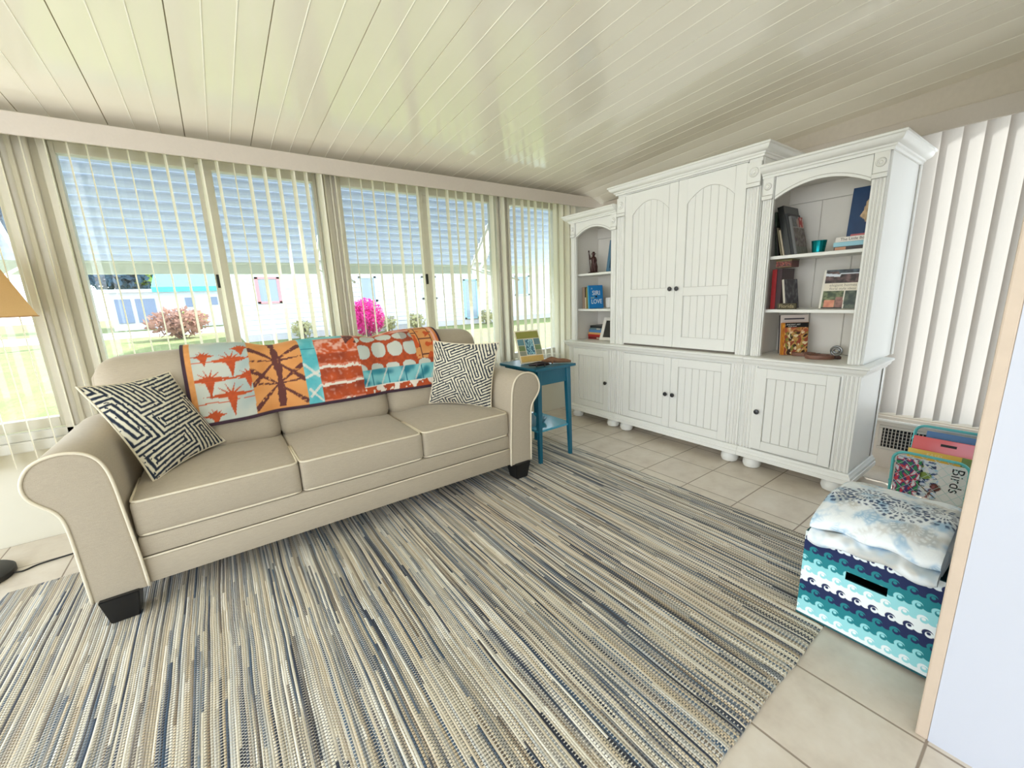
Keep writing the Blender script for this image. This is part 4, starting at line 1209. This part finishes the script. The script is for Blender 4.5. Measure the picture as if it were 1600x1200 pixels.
MB().lathe([(.034,0),(.038,.004),(.040,.095),(.0375,.095),(.034,.008),(.001,.007)], (3.06, 2.665, z), 28, caps=False).build('body', plain('white_glaze', L(236,232,226), .25), e, smooth=40)
MB().tube(spline([(3.055, 2.626, z+.080), (3.05, 2.600, z+.074), (3.047, 2.590, z+.05), (3.05, 2.602, z+.025), (3.056, 2.627, z+.018)], 5), .0055, 8).build('handle', plain('white_glaze', L(236,232,226)), e, smooth=180)
z = CT+.0006
zz = z
for lab, t_, col, sp, dy, w in (
    ('dark red book at the bottom of the horizontal pile in the narrow bookcase', .024, L(120,30,34), L(120,32,36), 0, .19),
    ('bright red book second from the bottom of the narrow pile', .022, L(176,34,36), L(180,40,40), .002, .19),
    ('orange and cream book in the middle of the narrow pile', .018, L(222,160,92), L(226,170,104), -.004, .18),
    ('blue book resting on the orange one in the narrow pile', .024, L(70,120,180), L(84,134,190), -.012, .18),
    ('slate-blue book directly under the black one in the narrow pile', .018, L(86,114,130), L(96,124,136), -.022, .17),
    ('black book on top of the horizontal pile in the narrow bookcase', .022, L(26,28,30), L(34,36,38), -.026, .17)):
    e = book(lab, (2.955, 2.655, zz), (-D(90), 0, 0), t_, .185+dy, w, col, spine=sp)
    if dy in (0, -.022): MB().box(-.0012, 0, -t_*.8, -t_*.25, .03, .075).build('spine_label', plain('label_cream', L(210,200,180)), e, local=True)
    zz += t_+.0006
e = thing('picture_frame', 'white picture frame leaning beside the pile of books in the narrow bookcase', 'picture frame', (2.90, 2.640, z), (-D(24), 0, -D(80)))
m = MB(); W_, H_ = .18, .225
m.box(0, .030, -.014, 0, 0, H_, .002).box(W_-.030, W_, -.014, 0, 0, H_, .002).box(.030, W_-.030, -.014, 0, 0, .030, .002).box(.030, W_-.030, -.014, 0, H_-.030, H_, .002)
m.build('frame', plain('white_frame', L(234,230,222), .4), e, local=True)
MB().box(.030, W_-.030, -.006, -.002, .030, H_-.030).build('picture', plain('dark_photo', L(46,46,46), .3), e, local=True)

# ================================================================== STORAGE BIN, TOWEL, MAGAZINE RACK
bin_ = thing('storage_bin', 'teal storage cube with navy, white and aqua wave pattern and a handle slot', 'storage bin', (1.775, .292, 0))
bx0, bx1, by0, by1, bh = 1.588, 1.955, .112, .470, .345
lift = .0112
M_bt = plain('bin_teal_cloth', L(24,92,100), .85, nscale=300, namt=.1)
m = MB(); th = .006
m.box(bx1-th, bx1, by0, by1, lift, bh, .002).box(bx0+.002, bx1-th, by1-th, by1, lift, bh, .002).box(bx0+.002, bx1-th, by0, by0+th, lift, bh, .002)
m.box(bx0+.002, bx1-th, by0+th, by1-th, lift, lift+.006)
m.build('body', M_bt, bin_)
hy0, hy1, hz0, hz1 = .238, .345, .222, .252
navy, teal, aqua, wht = L(22,36,82), L(24,124,134), L(148,214,220), L(234,242,244)
bandc = [teal, navy, wht, aqua]      # going up from one colour to the next
PER, CW = .1600, .0425
def wave_boundary(a, b):
    """True when (a,b) lies in the lower colour; a in cells, b in units of cell width about the boundary"""
    a = a-math.floor(a)
    # swell: rises to a crest that curls over
    base = -.16+.20*(.5-.5*math.cos(2*PI*(a-.05)))
    low = b < base
    d1 = math.hypot(a-.50, b-.08)
    if d1 < .30 and b > base-.4: low = True
    d2 = math.hypot(a-.60, b-.02)
    if d2 < .225: low = False
    d3 = math.hypot(a-.56, b-.10)
    if d3 < .115: low = True
    if a > .78 and b < -.08+.0*a and d1 >= .3: low = b < base
    return low
def bin_col(y, z):
    acc = [0, 0, 0]; S = 2
    for sa in range(S):
        for sb in range(S):
            yy, zz_ = y+(sa-.5)*.0006, z+(sb-.5)*.0006
            q = (zz_-.077)/(PER/4); k = math.floor(q+.5); b = (q-k)*(PER/4)/CW; a = -yy/CW+.37*k
            lower = wave_boundary(a, b)
            c = bandc[(k-1) % 4] if lower else bandc[k % 4]
            for i in range(3): acc[i] += c[i]/(S*S)
    return tuple(acc)
m = MB(); 
def front_grid(ya, yb, za, zb, nu, nv): m.grid(lambda u, v: (bx0, ya+(yb-ya)*u, za+(zb-za)*v), nu, nv, col=lambda u, v: bin_col(ya+(yb-ya)*u, za+(zb-za)*v))
front_grid(by0, by1, lift, hz0, 330, 195); front_grid(by0, by1, hz1, bh, 330, 86)
front_grid(by0, hy0, hz0, hz1, 116, 28); front_grid(hy1, by1, hz0, hz1, 115, 28)
m.build('front_panel', painted('printed_canvas', .8), bin_)
m = MB(); m.box(bx0-.003, bx0+.006, by0-.002, by1+.002, lift, lift+.006, .002)
m.box(bx0+.0005, bx0+th, by0, hy0, lift, bh).box(bx0+.0005, bx0+th, hy1, by1, lift, bh).box(bx0+.0005, bx0+th, hy0, hy1, lift, hz0).box(bx0+.0005, bx0+th, hy0, hy1, hz1, bh)
m.build('front_backing', M_bt, bin_)
# folded towel: rolled layers seen end-on at the front
def towel_col(x, y):
    n = fb(x*9, y*9, 1.5); w = .03*n
    base = mixc(sm(-.15, .5, nz(x*13, y*13, 1.3, 3)+.4*nz(x*50, y*50, 1, 6)), L(232,238,242), L(164,196,220))
    base = mixc(.6*sm(.05, .5, nz(x*9, y*7, 1.2, 9)+.3*nz(x*40, y*40, 1, 2)), base, L(176,170,156))
    # band of coral fans running along the towel
    t_ = x+.10*n-.10*math.sin(y*9)
    for cx, cy, r, dark in ((.20,.07,.075,1),(.235,.16,.08,1),(.205,.255,.08,1),(.23,.345,.075,1),(.11,.12,.07,0),(.10,.25,.075,0),(.31,.12,.07,0),(.32,.25,.08,0),(.11,.36,.06,0),(.40,.06,.06,0),(.41,.19,.07,0),(.40,.31,.065,0),(.05,.05,.06,0),(.03,.19,.06,0),(.04,.31,.06,0)):
        dx, dy = x-cx, y-cy; d = math.hypot(dx, dy)
        if d < r:
            a = math.atan2(dy, dx)+.25*nz(x*30, y*30); sp = math.sin(a*19); ring = math.sin(d*330+nz(x*20, y*20)*2)
            k = sm(-.25, .25, sp+.5*nz(x*90, y*90))*sm(-.75, -.2, ring)*(1-sm(r*.8, r, d))*sm(.004, .012, d)
            base = mixc(k*(.92 if dark else .5), base, L(36,64,104) if dark else L(236,242,244))
    return base
LY0, LY1 = .135, .452
def towel_layer(P, parent, name, seedy, nu=150, nv=220):
    S_ = spline([(p[0], 0, p[1]) for p in P], 22, closed=True); n = len(S_)
    cum = [0]
    for k in range(n): cum.append(cum[-1]+(S_[(k+1) % n]-S_[k]).length)
    m = MB()
    def fn(u, v):
        k = min(n-1, int(u*n)); p = S_[k % n] if u < 1 else S_[0]
        y = LY0+(LY1-LY0)*v
        e_ = min(v, 1-v); sh = 1-.10*max(0, 1-e_/.06)**2
        cx, cz = 1.76, .37
        q = Vector((p.x, y, p.z)); q.z += .009*nz(p.x*9, y*11, 1, seedy)+.010*math.sin((y-.1)*9)+(.006*math.sin(y*52+p.x*9)*max(0, 1-abs(p.x-1.56)/.06)); q.x += .014*nz(p.x*5, y*9, 1, seedy+4)
        if e_ < .06: q.z = cz+(q.z-cz)*sh
        return q
    m.grid(fn, n, nv, col=lambda u, v: towel_col(cum[min(n, int(u*n))]*.9+.02+(0 if seedy == 1 else .3), (LY0+(LY1-LY0)*v)-.1) if True else None)
    # close the ends
    o = 0; W = n+1
    m.f.append([i for i in range(n)]); m.mi.append(0); m.f.append([nv*W+i for i in range(n)][::-1]); m.mi.append(0)
    return m.build(name, M_artm, parent, smooth=60)
tw = thing('folded_towel', 'folded blue and white beach towel with coral fans lying in the storage bin', 'towel', (1.77, .29, .31))
towel_layer([(1.945,.405),(1.925,.438),(1.86,.452),(1.76,.458),(1.67,.450),(1.598,.430),(1.560,.402),(1.568,.376),(1.63,.366),(1.75,.372),(1.86,.376),(1.935,.380)], tw, 'upper_fold', 1)
towel_layer([(1.935,.345),(1.938,.366),(1.88,.372),(1.75,.368),(1.64,.366),(1.575,.372),(1.545,.356),(1.548,.332),(1.568,.322),(1.583,.338),(1.606,.346),(1.64,.330),(1.80,.312),(1.90,.320)], tw, 'lower_fold', 2)

rk = thing('magazine_rack', 'aqua tubular wire magazine rack on the tiles in front of the vent grille', 'magazine rack', (3.12, .36, 0))
def hoop(x0, x1, ya, yb, zt, r):
    P = [(x0, yb, .0075), (x0+(x1-x0)*.5, yb, zt*.5), (x1, yb, zt-r)]
    P += [(x1, yb-r+r*math.cos(q*PI/12), zt-r+r*math.sin(q*PI/12)) for q in range(1, 7)]
    P += [(x1, ya+r-r*math.sin(q*PI/12), zt-r+r*math.cos(q*PI/12)) for q in range(0, 7)]
    P += [(x0+(x1-x0)*.5, ya, zt*.5), (x0, ya, .0075)]
    return P
m = MB(); m.tube(hoop(2.97, 2.94, .222, .512, .283, .05), .0072, 10)
for z_ in (.10, .215):
    for y_ in (.222, .512): m.lathe([(.0072,-.006),(.0088,-.005),(.0088,.005),(.0072,.006)], (2.955, y_, z_), 12)
m.build('front_hoop', M_aqua, rk, smooth=50)
m = MB(); m.tube(hoop(3.27, 3.31, .205, .498, .352, .045), .0075, 10)
for z_ in (.12, .27):
    for y_ in (.205, .498): m.lathe([(.0075,-.006),(.0092,-.005),(.0092,.005),(.0075,.006)], (3.29, y_, z_), 12)
m.build('back_hoop', M_aqua, rk, smooth=50)
m = MB()
for y_ in (.214, .505): m.tube([(2.97, y_, .03), (3.27, y_, .03)], .004, 8)
m.tube([(2.966, .222, .03), (2.966, .512, .03)], .004, 8).tube([(3.272, .205, .03), (3.272, .498, .03)], .004, 8)
m.build('base_bars', M_aqua, rk, smooth=50)
m = MB()
for k in range(-6, 9):
    for s in (1, -1):
        # diagonal wires clipped to the front hoop
        pts = []
        for q in range(40):
            zz_ = .03+.25*q/39; yy = .222+.29*((k+.5)/6)+s*(zz_-.155)*.9
            if .226 < yy < .508 and not (zz_ > .24 and (yy < .25 or yy > .485)): pts.append((2.962-.02*zz_/.28, yy, zz_))
        if len(pts) > 2: m.tube([pts[0], pts[-1]], .0011, 5)
for k in range(7): m.tube([(2.97, .225+.28*k/6, .028), (3.27, .218+.28*k/6, .028)], .0012, 5)
m.build('wire_mesh', plain('pale_wire', L(190,214,210), .3, .3), rk)
# contents
def birds(u, v):      # u: along the cover (down the rack when standing sideways), v: towards the title edge
    n = nz(u*5, v*6, 1.8); n2 = nz(u*7, v*8, 1.6, 7)
    c = L(228,226,222)
    if v < .62:
        if v < .40 or n > -.1:
            c = L(206,214,226)
            if n2 > .08: c = L(40,70,120)
            if n2 > .30: c = L(30,44,72)
            if n < -.28: c = L(120,150,70)
            if n2 < -.3: c = L(140,190,226)
    if math.hypot((u-.66)/.10, (v-.60)/.075) < 1: c = L(96,46,36)
    d, tt = seg(u, v, .62, .58, .98, .50)
    if d < .02: c = L(140,80,80)
    d, tt = seg(u, v, .95, .62, .55, .25)
    if d < .012: c = L(90,70,50)
    if math.hypot((u-.40)/.09, (v-.43)/.10) < 1: c = L(128,150,60)
    return c
e = thing('book', 'large white bird book with a rotated title standing in the front of the magazine rack', 'book', (2.988, .365, .0375), (0, D(4), 0))
def bl(x, y, z_): return (x-2.985, y-.365, z_-.0375)
m = MB(); m.box(-.007, -.005, -.138, .138, 0, .205).box(.007, .009, -.138, .138, 0, .205).box(-.007, .009, -.138, .138, .203, .205); m.build('cover', plain('birds_cover', L(222,220,214), .4), e, local=True)
MB().box(-.005, .007, -.134, .134, .003, .203).build('pages', M_page, e, local=True)
m = MB(); m.grid(lambda u, v: (-.0074, .138-.276*v, .204-.203*u), 60, 70, col=birds); m.build('cover_picture', M_art, e, local=True)
text(e, 'Birds', .066, basis((0,0,-1), (0,-1,0), (-.0082, -.096, .128)), M_ink)
def maga(u, v):
    n = nz(u*3, v*4, 1.9); c = L(60,50,110)
    if n > .05: c = L(206,50,70)
    if n > .3: c = L(220,220,226)
    if n < -.25: c = L(40,140,80)
    return c
e = thing('magazine', 'colourful purple, red and green magazine at the left end of the magazine rack', 'magazine', (2.9725, .452, .0375), (0, D(1), 0))
MB().box(-.002, .002, -.05, .050, 0, .205, .001).build('pages', M_page, e, local=True)
m = MB(); m.grid(lambda u, v: (-.0025, .050-.10*u, .001+.203*v), 40, 60, col=maga); m.build('cover_picture', M_art, e, local=True)
def sunset(u, v):
    c = mixc(sm(.2, .9, u+.3*nz(u*2, v*2, 1.5)), L(226,62,58), L(238,140,160))
    k = abs(v-(.48+.22*math.sin(u*5.5+.6))); 
    if k < .06*(.4+u): c = mixc(1-k/(.06*(.4+u)), c, L(246,206,90))
    k = abs(v-(.62-.10*u)); 
    if k < .03: c = mixc(.8, c, L(250,200,70))
    if v < .35 and u > .55: c = mixc(sm(.35, .1, v), c, L(246,206,120))
    return c
e = thing('carry_folder', 'red and pink carry folder with a dark hand slot in the magazine rack', 'folder', (3.085, .345, .0375), (0, D(17), 0))
MB().box(-.006, .006, -.135, .135, 0, .300, .003).build('case', plain('red_plastic', L(222,80,80), .3), e, local=True)
m = MB(); m.grid(lambda u, v: (-.0065, .132-.264*u, .003+.294*v), 60, 60, col=sunset); m.build('front_print', painted('glossy_print', .3), e, local=True)
MB().box(-.0074, -.0060, -.040, .022, .262, .276, .001).build('hand_slot', M_ink, e, local=True)
e = thing('folder', 'yellow folder in front of the red carry folder in the magazine rack', 'folder', (3.045, .352, .0375), (0, D(12), 0))
MB().box(-.003, .003, -.13, .130, 0, .236, .001).build('cover', plain('yellow_card', L(242,196,64), .4), e, local=True)
text(e, 'EASEL', .026, basis((0,-1,0), (0,0,1), (-.0034, .02, .214)), plain('pale_yellow_ink', L(250,226,150)))
e = thing('folder', 'blue folder behind the red carry folder in the magazine rack', 'folder', (3.155, .325, .0375), (0, D(16), 0))
MB().box(-.004, .004, -.125, .115, 0, .318, .002).build('cover', plain('blue_card', L(20,104,168), .35), e, local=True)
e = thing('leafy_magazine', 'green-edged magazine at the right end of the magazine rack', 'magazine', (3.012, .245, .0375), (0, D(10), -D(8)))
MB().box(-.003, .003, -.03, .03, 0, .245, .001).build('cover', plain('green_card', L(130,160,70), .4, nscale=30, namt=.3), e, local=True)
# cord on the floor by the partition
e = MB().tube(spline([(2.70,.20,.0045),(2.50,.205,.0045),(2.42,.19,.0045),(2.26,.206,.0045),(2.12,.185,.0045),(2.06,.13,.0045),(2.16,.08,.0045),(2.5,.04,.0045)], 8), .0042, 6).build('power_cord', M_blackm, smooth=180)
tag(e, 'black power cord looping on the tiles behind the wave-patterned bin', 'cord')

# ================================================================== FLOOR LAMP (partly in view at the left)
lp = thing('floor_lamp', 'floor lamp with tan cone shade and black disc base at the end of the sofa', 'floor lamp', (-1.10, 2.82, 0))
MB().lathe([(.138,0),(.143,.006),(.143,.026),(.132,.036),(.02,.042),(.012,.06)], (-1.10, 2.82, 0), 48).build('base', M_blackm, lp, smooth=40)
MB().lathe([(.011,.05),(.011,1.36)], (-1.10, 2.82, 0), 16).tube([(-1.10,2.82,1.355),(-1.0,2.815,1.362),(-.90,2.81,1.355)], .009, 10).lathe([(.009,1.22),(.016,1.24),(.016,1.30),(.009,1.36)], (-.885, 2.81, 0), 14).build('pole', M_blackm, lp, smooth=40)
t = NT('tan_shade'); f = t.noise(t.mapv(t.obj(), (300,300,300)), 1, 2); cc = t.mix(f, L(222,188,140), L(206,170,122))
d_ = t.n('ShaderNodeBsdfDiffuse'); t.l(cc, d_.inputs[0]); tl = t.n('ShaderNodeBsdfTranslucent'); tl.inputs[0].default_value = (*L(228,192,140), 1)
mx = t.n('ShaderNodeMixShader'); mx.inputs[0].default_value = .35; t.l(d_.outputs[0], mx.inputs[1]); t.l(tl.outputs[0], mx.inputs[2]); t.l(mx.outputs[0], t.out.inputs[0])
sc_ = (-.885, 2.81, 0)
sh = MB().lathe([(.228,1.195),(.120,1.50)], sc_, 48, caps=False)
sh.build('lamp_shade', t.m, lp, smooth=50)
MB().tube([(sc_[0]+.228*math.cos(q*PI/24), sc_[1]+.228*math.sin(q*PI/24), 1.196) for q in range(48)], .003, 6, True).tube([(sc_[0], sc_[1], 1.345),(sc_[0]+.17, sc_[1], 1.345)], .002, 5).build('shade_rim', plain('shade_trim', L(196,150,100), .7), lp, smooth=180)
e = MB().tube(spline([(-.965,2.80,.012),(-.93,2.80,.0045),(-.886,2.827,.0045),(-.80,2.84,.0045),(-.70,2.86,.0045),(-.6,2.95,.0045),(-.45,3.05,.0045)], 8), .0038, 6).build('lamp_cord', M_blackm, lp, smooth=180)
# ================================================================== OUTSIDE
GZ = -.42
t = NT('lawn_grass'); g = t.geo()
n1 = t.noise(t.mapv(g, (1, .35, 1)), 2.2, 4, .7); n2 = t.noise(t.mapv(g, (1, .3, 1)), 14, 3, .7)
c = t.mix(n2, t.ramp(n1, [(.35, L(104,112,50)), (.5, L(122,124,64)), (.65, L(140,138,84))]), L(86,98,42))
t.pbr(c, .9, 0, t.bump(n2, .6, .05)); M_lawn = t.m
struct(MB().box(-90, 90, 3.9, 34, GZ-.2, GZ).build('lawn', M_lawn))
struct(MB().box(-90, 90, 34, 44, GZ-.2, GZ+.01).build('street', plain('pale_asphalt', L(190,188,190), .9)))
struct(MB().box(-90, 90, 44, 110, GZ-.2, GZ+.005).build('verge', M_lawn))
struct(MB().box(-90, 90, 3.3, 3.9, GZ-.2, GZ+.02).build('path', plain('concrete_path', L(200,196,186), .9)))
# louvred aluminium awnings over each window
M_awn = vane_material('white_awning_slat', L(202,212,226), L(196,212,234), .18)
M_hem = plain('awning_hem', L(200,210,200), .45, .1)
def awning(label, x0, x1):
    e = thing('window_awning', label, 'awning', ((x0+x1)/2, 3.30, 2.1), group='awnings over the window wall')
    ya, za, yb, zb = 3.30, 2.20, 3.97, 1.545; n = 13
    for k in range(n):
        f0, f1 = k/n, (k+1.10)/n
        P0 = Vector((ya+(yb-ya)*f0, za+(zb-za)*f0)); P1 = Vector((ya+(yb-ya)*f1, za+(zb-za)*f1))
        tt = (P1-P0).normalized(); nn = Vector((-tt.y, tt.x)); nn = nn if nn.y > 0 else -nn
        P0 = P0+nn*.010; P1 = P1-nn*.006
        m = MB(); prof = []
        for q in range(7):
            s = q/6; p = P0.lerp(P1, s)-nn*.020*math.sin(PI*s); prof.append((p.x, p.y))
        back = [(p[0]+nn.x*.0015, p[1]+nn.y*.0015) for p in prof][::-1]
        m.prism(prof+back, 'x', x0+.02, x1-.02); m.build('slat', M_awn, e, smooth=50)
    m = MB(); m.box(x0, x1, yb-.01, yb+.012, 1.452, 1.532, .004).box(x0, x1, yb-.018, yb+.018, 1.528, 1.545, .004); m.build('hem_panel', M_hem, e)
    for x in (x0+.008, x1-.008):
        m = MB(); m.prism([(3.30, 2.20), (yb, 1.55), (yb, 1.50), (3.30, 2.12)], 'x', x-.006, x+.006).tube([(x, 3.30, 1.35), (x, yb-.02, 1.50)], .009, 8); m.build('side_arm', M_alu, e)
    return e
awning('louvred awning outside the first window behind the lamp', -2.45, -.92)
awning('louvred awning outside the wide window behind the sofa middle', -.68, .80)
awning('louvred awning outside the window behind the sofa right end', .90, 2.34)
awning('louvred awning outside the narrow window beside the cabinets', 2.46, 3.9)
# neighbouring white house with lapped siding
M_sid = plain('white_siding', L(214,214,222), .6, nscale=1, namt=.02)
hs = thing('neighbour_house', 'long white house with lapped siding beyond the lawn', 'house', (18, 24, GZ))
m = MB(); x0, x1, yh = 1.0, 42, 22.5
z_ = GZ+.3
while z_ < 3.3:
    m.prism([(yh, z_), (yh+.1, z_), (yh+.1, z_+.23), (yh+.035, z_+.23)], 'x', x0, x1); z_ += .23
m.box(x0, x1, yh+.1, yh+6, GZ, 3.3); m.build('wall', M_sid, hs)
MB().box(x0, x1, yh+.01, yh+.1, GZ, GZ+.3).build('base_skirt', plain('skirt_grey', L(196,192,196), .8), hs)
m = MB(); m.prism([(yh-.5, 3.25), (yh-.5, 3.4), (yh+3, 4.6), (yh+6.5, 3.4), (yh+6.5, 3.25)], 'x', x0-.4, x1+.4); m.build('roof', plain('white_roof', L(220,220,220), .7), hs)
for wx, ww, wz0, wz1, cc_ in ((1.75,1.0,1.3,2.5,L(240,150,160)), (6.4,.9,1.2,2.5,L(200,214,220)), (9.9,.9,1.2,2.5,L(200,214,220)), (12.6,1.0,-.1,2.3,L(150,190,200)), (16.5,1.2,1.2,2.5,L(200,214,220))):
    m = MB()
    for a, b, c_, d__ in ((wx, wx+ww, wz1-.09, wz1), (wx, wx+ww, wz0, wz0+.09), (wx, wx+.12, wz0, wz1), (wx+ww-.12, wx+ww, wz0, wz1)): m.box(a, b, yh-.05, yh+.05, c_, d__)
    w_ = m.build('window', plain('house_win_%d' % int(cc_[2]*1000), cc_, .5), hs)
    MB().box(wx+.1, wx+ww-.1, yh-.02, yh, wz0+.08, wz1-.08).build('pane', plain('house_pane', L(150,166,180), .15), w_)
# far house with a turquoise roof
fh = thing('far_house', 'white house with a turquoise roof far across the street', 'house', (-2, 50, GZ))
MB().box(-7, 3.2, 48, 56, GZ, 2.75).build('wall', M_sid, fh)
m = MB(); m.prism([(47.3, 2.75), (47.3, 3.15), (52, 4.6), (56.7, 3.15), (56.7, 2.75)], 'x', -4.0, 3.7); m.build('roof', plain('turquoise_roof', L(70,196,196), .5), fh)
m = MB(); m.box(-7.4, -4.0, 47.3, 56.7, 2.75, 3.0); m.build('carport_roof', plain('white_roof', L(220,220,220)), fh)
for a, b, z0, z1 in ((-6.6,-5.6,.2,2.2), (-5.3,-4.0,.2,2.2), (-.1,.5,1.5,2.2), (-1.9,-1.2,1.4,2.2)):
    w_ = MB().box(a, b, 47.9, 48.02, z0, z1).build('window', plain('far_window', L(120,136,164), .3), fh)
# plants: crowns of small leaf blades around branches
def leafball(m, c, r, n, size, rnd, flat=1.0):
    for k in range(n):
        d = Vector((rnd.gauss(0,1), rnd.gauss(0,1), rnd.gauss(0,1))).normalized(); q = rnd.random()**.35
        p = Vector((c[0]+d.x*r[0]*q, c[1]+d.y*r[1]*q, c[2]+d.z*r[2]*q))
        a = Vector((rnd.gauss(0,1), rnd.gauss(0,1), rnd.gauss(0,1))).normalized(); b = a.cross(d).normalized() if a.cross(d).length > .01 else Vector((1,0,0))
        s = size*(.6+.8*rnd.random())
        m.add([p-a*s, p+b*s*.45, p+a*s, p-b*s*.45], [[0,1,2,3]])
def tree(name, label, cat, base, h, r, n, size, leaf, bark, seed, trunk_r=.18, clear=.4, balls=5):
    rnd = random.Random(seed); e = thing(name, label, cat, base)
    m = MB(); top = Vector((base[0], base[1], base[2]+h*(clear+.25)))
    m.tube([base, (base[0]+.1, base[1], base[2]+h*clear*.5), top], 0, 8, radii=[trunk_r*1.3, trunk_r, trunk_r*.5])
    cs = []
    for k in range(balls):
        a = 2*PI*k/balls+rnd.random(); q = .55*r*(k > 0)
        cpt = (base[0]+q*math.cos(a), base[1]+q*math.sin(a), base[2]+h*(clear+(1-clear)*(.45+.25*rnd.random())))
        cs.append(cpt); m.tube([(top.x, top.y, top.z-h*.15), cpt], 0, 6, radii=[trunk_r*.5, trunk_r*.15])
    m.build('trunk', bark, e, smooth=60)
    m = MB()
    for cpt in cs: leafball(m, cpt, (r*.62, r*.62, h*(1-clear)*.34), n//balls, size, rnd)
    m.build('crown', leaf, e); return e
def leafmat(name, a, b):
    t = NT(name); f = t.noise(t.geo(), 3, 3)
    cc = t.mix(f, a, b); d_ = t.n('ShaderNodeBsdfDiffuse'); t.l(cc, d_.inputs[0]); tl = t.n('ShaderNodeBsdfTranslucent'); t.l(cc, tl.inputs[0])
    mx = t.n('ShaderNodeMixShader'); mx.inputs[0].default_value = .4; t.l(d_.outputs[0], mx.inputs[1]); t.l(tl.outputs[0], mx.inputs[2]); t.l(mx.outputs[0], t.out.inputs[0]); return t.m
M_bark = plain('grey_bark', L(128,112,120), .9, nscale=10, namt=.2)
M_lf1, M_lf2 = leafmat('leaf_blue_green', L(110,134,160), L(70,100,120)), leafmat('leaf_yellow_green', L(196,206,110), L(140,172,80))
M_pink = leafmat('bougainvillea_petal', L(196,30,124), L(226,84,164)); M_dry = leafmat('reddish_leaf', L(190,150,136), L(160,120,104))
tree('shade_tree', 'tall shade tree with a bare lower trunk at the far left of the lawn', 'tree', (-5.6, 31, GZ), 8.5, 2.6, 2600, .22, M_lf1, M_bark, 3, .34, .50)
tree('oak_tree', 'blue-green tree behind the carport of the far house', 'tree', (-7.0, 60, GZ), 8.0, 3.6, 2600, .34, M_lf1, M_bark, 4, .3, .3)
tree('oak_tree', 'yellow-green tree behind the turquoise-roofed house', 'tree', (-2.2, 60, GZ), 7.6, 3.8, 2600, .34, M_lf2, M_bark, 5, .3, .25)
def bush(name, label, base, r, h, n, size, leaf, seed, stems=16):
    rnd = random.Random(seed); e = thing(name, label, 'bush', base); m = MB()
    for k in range(stems):
        a = rnd.random()*2*PI; q = r*.8*rnd.random()**.5
        p1 = (base[0]+q*math.cos(a), base[1]+q*math.sin(a), base[2]+h*(.6+.4*rnd.random()))
        mid = ((base[0]*.5+p1[0]*.5), (base[1]*.5+p1[1]*.5), base[2]+h*.45)
        m.tube([base, mid, p1], 0, 6, radii=[.03, .02, .008])
    m.build('stems', M_bark, e, smooth=60)
    m = MB(); leafball(m, (base[0], base[1], base[2]+h*.52), (r, r, h*.5), n, size, rnd); m.build('foliage', leaf, e); return e
bush('bougainvillea_bush', 'round bright pink flowering bush on the lawn in front of the white house', (5.75, 19.6, GZ), .82, 1.75, 2600, .075, M_pink, 8)
bush('croton_bush', 'reddish twiggy bush on the lawn in front of the far house', (-1.7, 30, GZ), 1.5, 1.7, 900, .16, M_dry, 9, 40)
bush('low_shrub', 'low yellow-green shrub in front of the wall of the far house', (-1.7, 45.5, GZ), 1.2, 1.4, 700, .16, M_lf2, 10)
for k, (x_, lab) in enumerate(((3.3, 'small pale shrub at the left end of the white house'), (7.4, 'small pale shrub to the right of the pink flowering bush'), (9.0, 'small pale shrub in the middle of the white house wall'), (13.6, 'small pale shrub under the far window of the white house'))):
    bush('foundation_shrub', lab, (x_, 21.6, GZ), .5, .9, 420, .09, leafmat('pale_shrub_%d' % k, L(206,196,150), L(170,170,130)), 20+k)

# ================================================================== LIGHT
w = bpy.data.worlds.new('daylight'); bpy.context.scene.world = w; w.use_nodes = True
nt = w.node_tree; nt.nodes.clear(); out = nt.nodes.new('ShaderNodeOutputWorld'); bg = nt.nodes.new('ShaderNodeBackground')
tc = nt.nodes.new('ShaderNodeTexCoord'); sx = nt.nodes.new('ShaderNodeSeparateXYZ'); nt.links.new(tc.outputs['Generated'], sx.inputs[0])
rp = nt.nodes.new('ShaderNodeValToRGB'); cr = rp.color_ramp
cr.elements[0].position = .0; cr.elements[0].color = (.93, .97, 1.0, 1); cr.elements[1].position = .7; cr.elements[1].color = (.64, .81, 1.0, 1)
nt.links.new(sx.outputs[2], rp.inputs[0]); nt.links.new(rp.outputs[0], bg.inputs[0]); bg.inputs[1].default_value = 2.1
nt.links.new(bg.outputs[0], out.inputs[0])
s = bpy.data.lights.new('sun', 'SUN'); s.energy = 5.5; s.angle = math.radians(3); s.color = (1, .98, .95)
so = bpy.data.objects.new('sun', s); C.objects.link(so)
so.rotation_euler = Vector((-.76, -.84, -.95)).to_track_quat('-Z', 'Y').to_euler(); so.location = (-10, -15, 30)
sc = bpy.context.scene
sc.view_settings.view_transform = 'Standard'; sc.view_settings.look = 'None'; sc.view_settings.gamma = 1; sc.view_settings.use_curve_mapping = False
sc.view_settings.exposure = 1.12
sc.cycles.max_bounces = 12; sc.cycles.diffuse_bounces = 7; sc.cycles.transparent_max_bounces = 16; sc.cycles.sample_clamp_indirect = 8
sc.cycles.caustics_reflective = False; sc.cycles.caustics_refractive = False
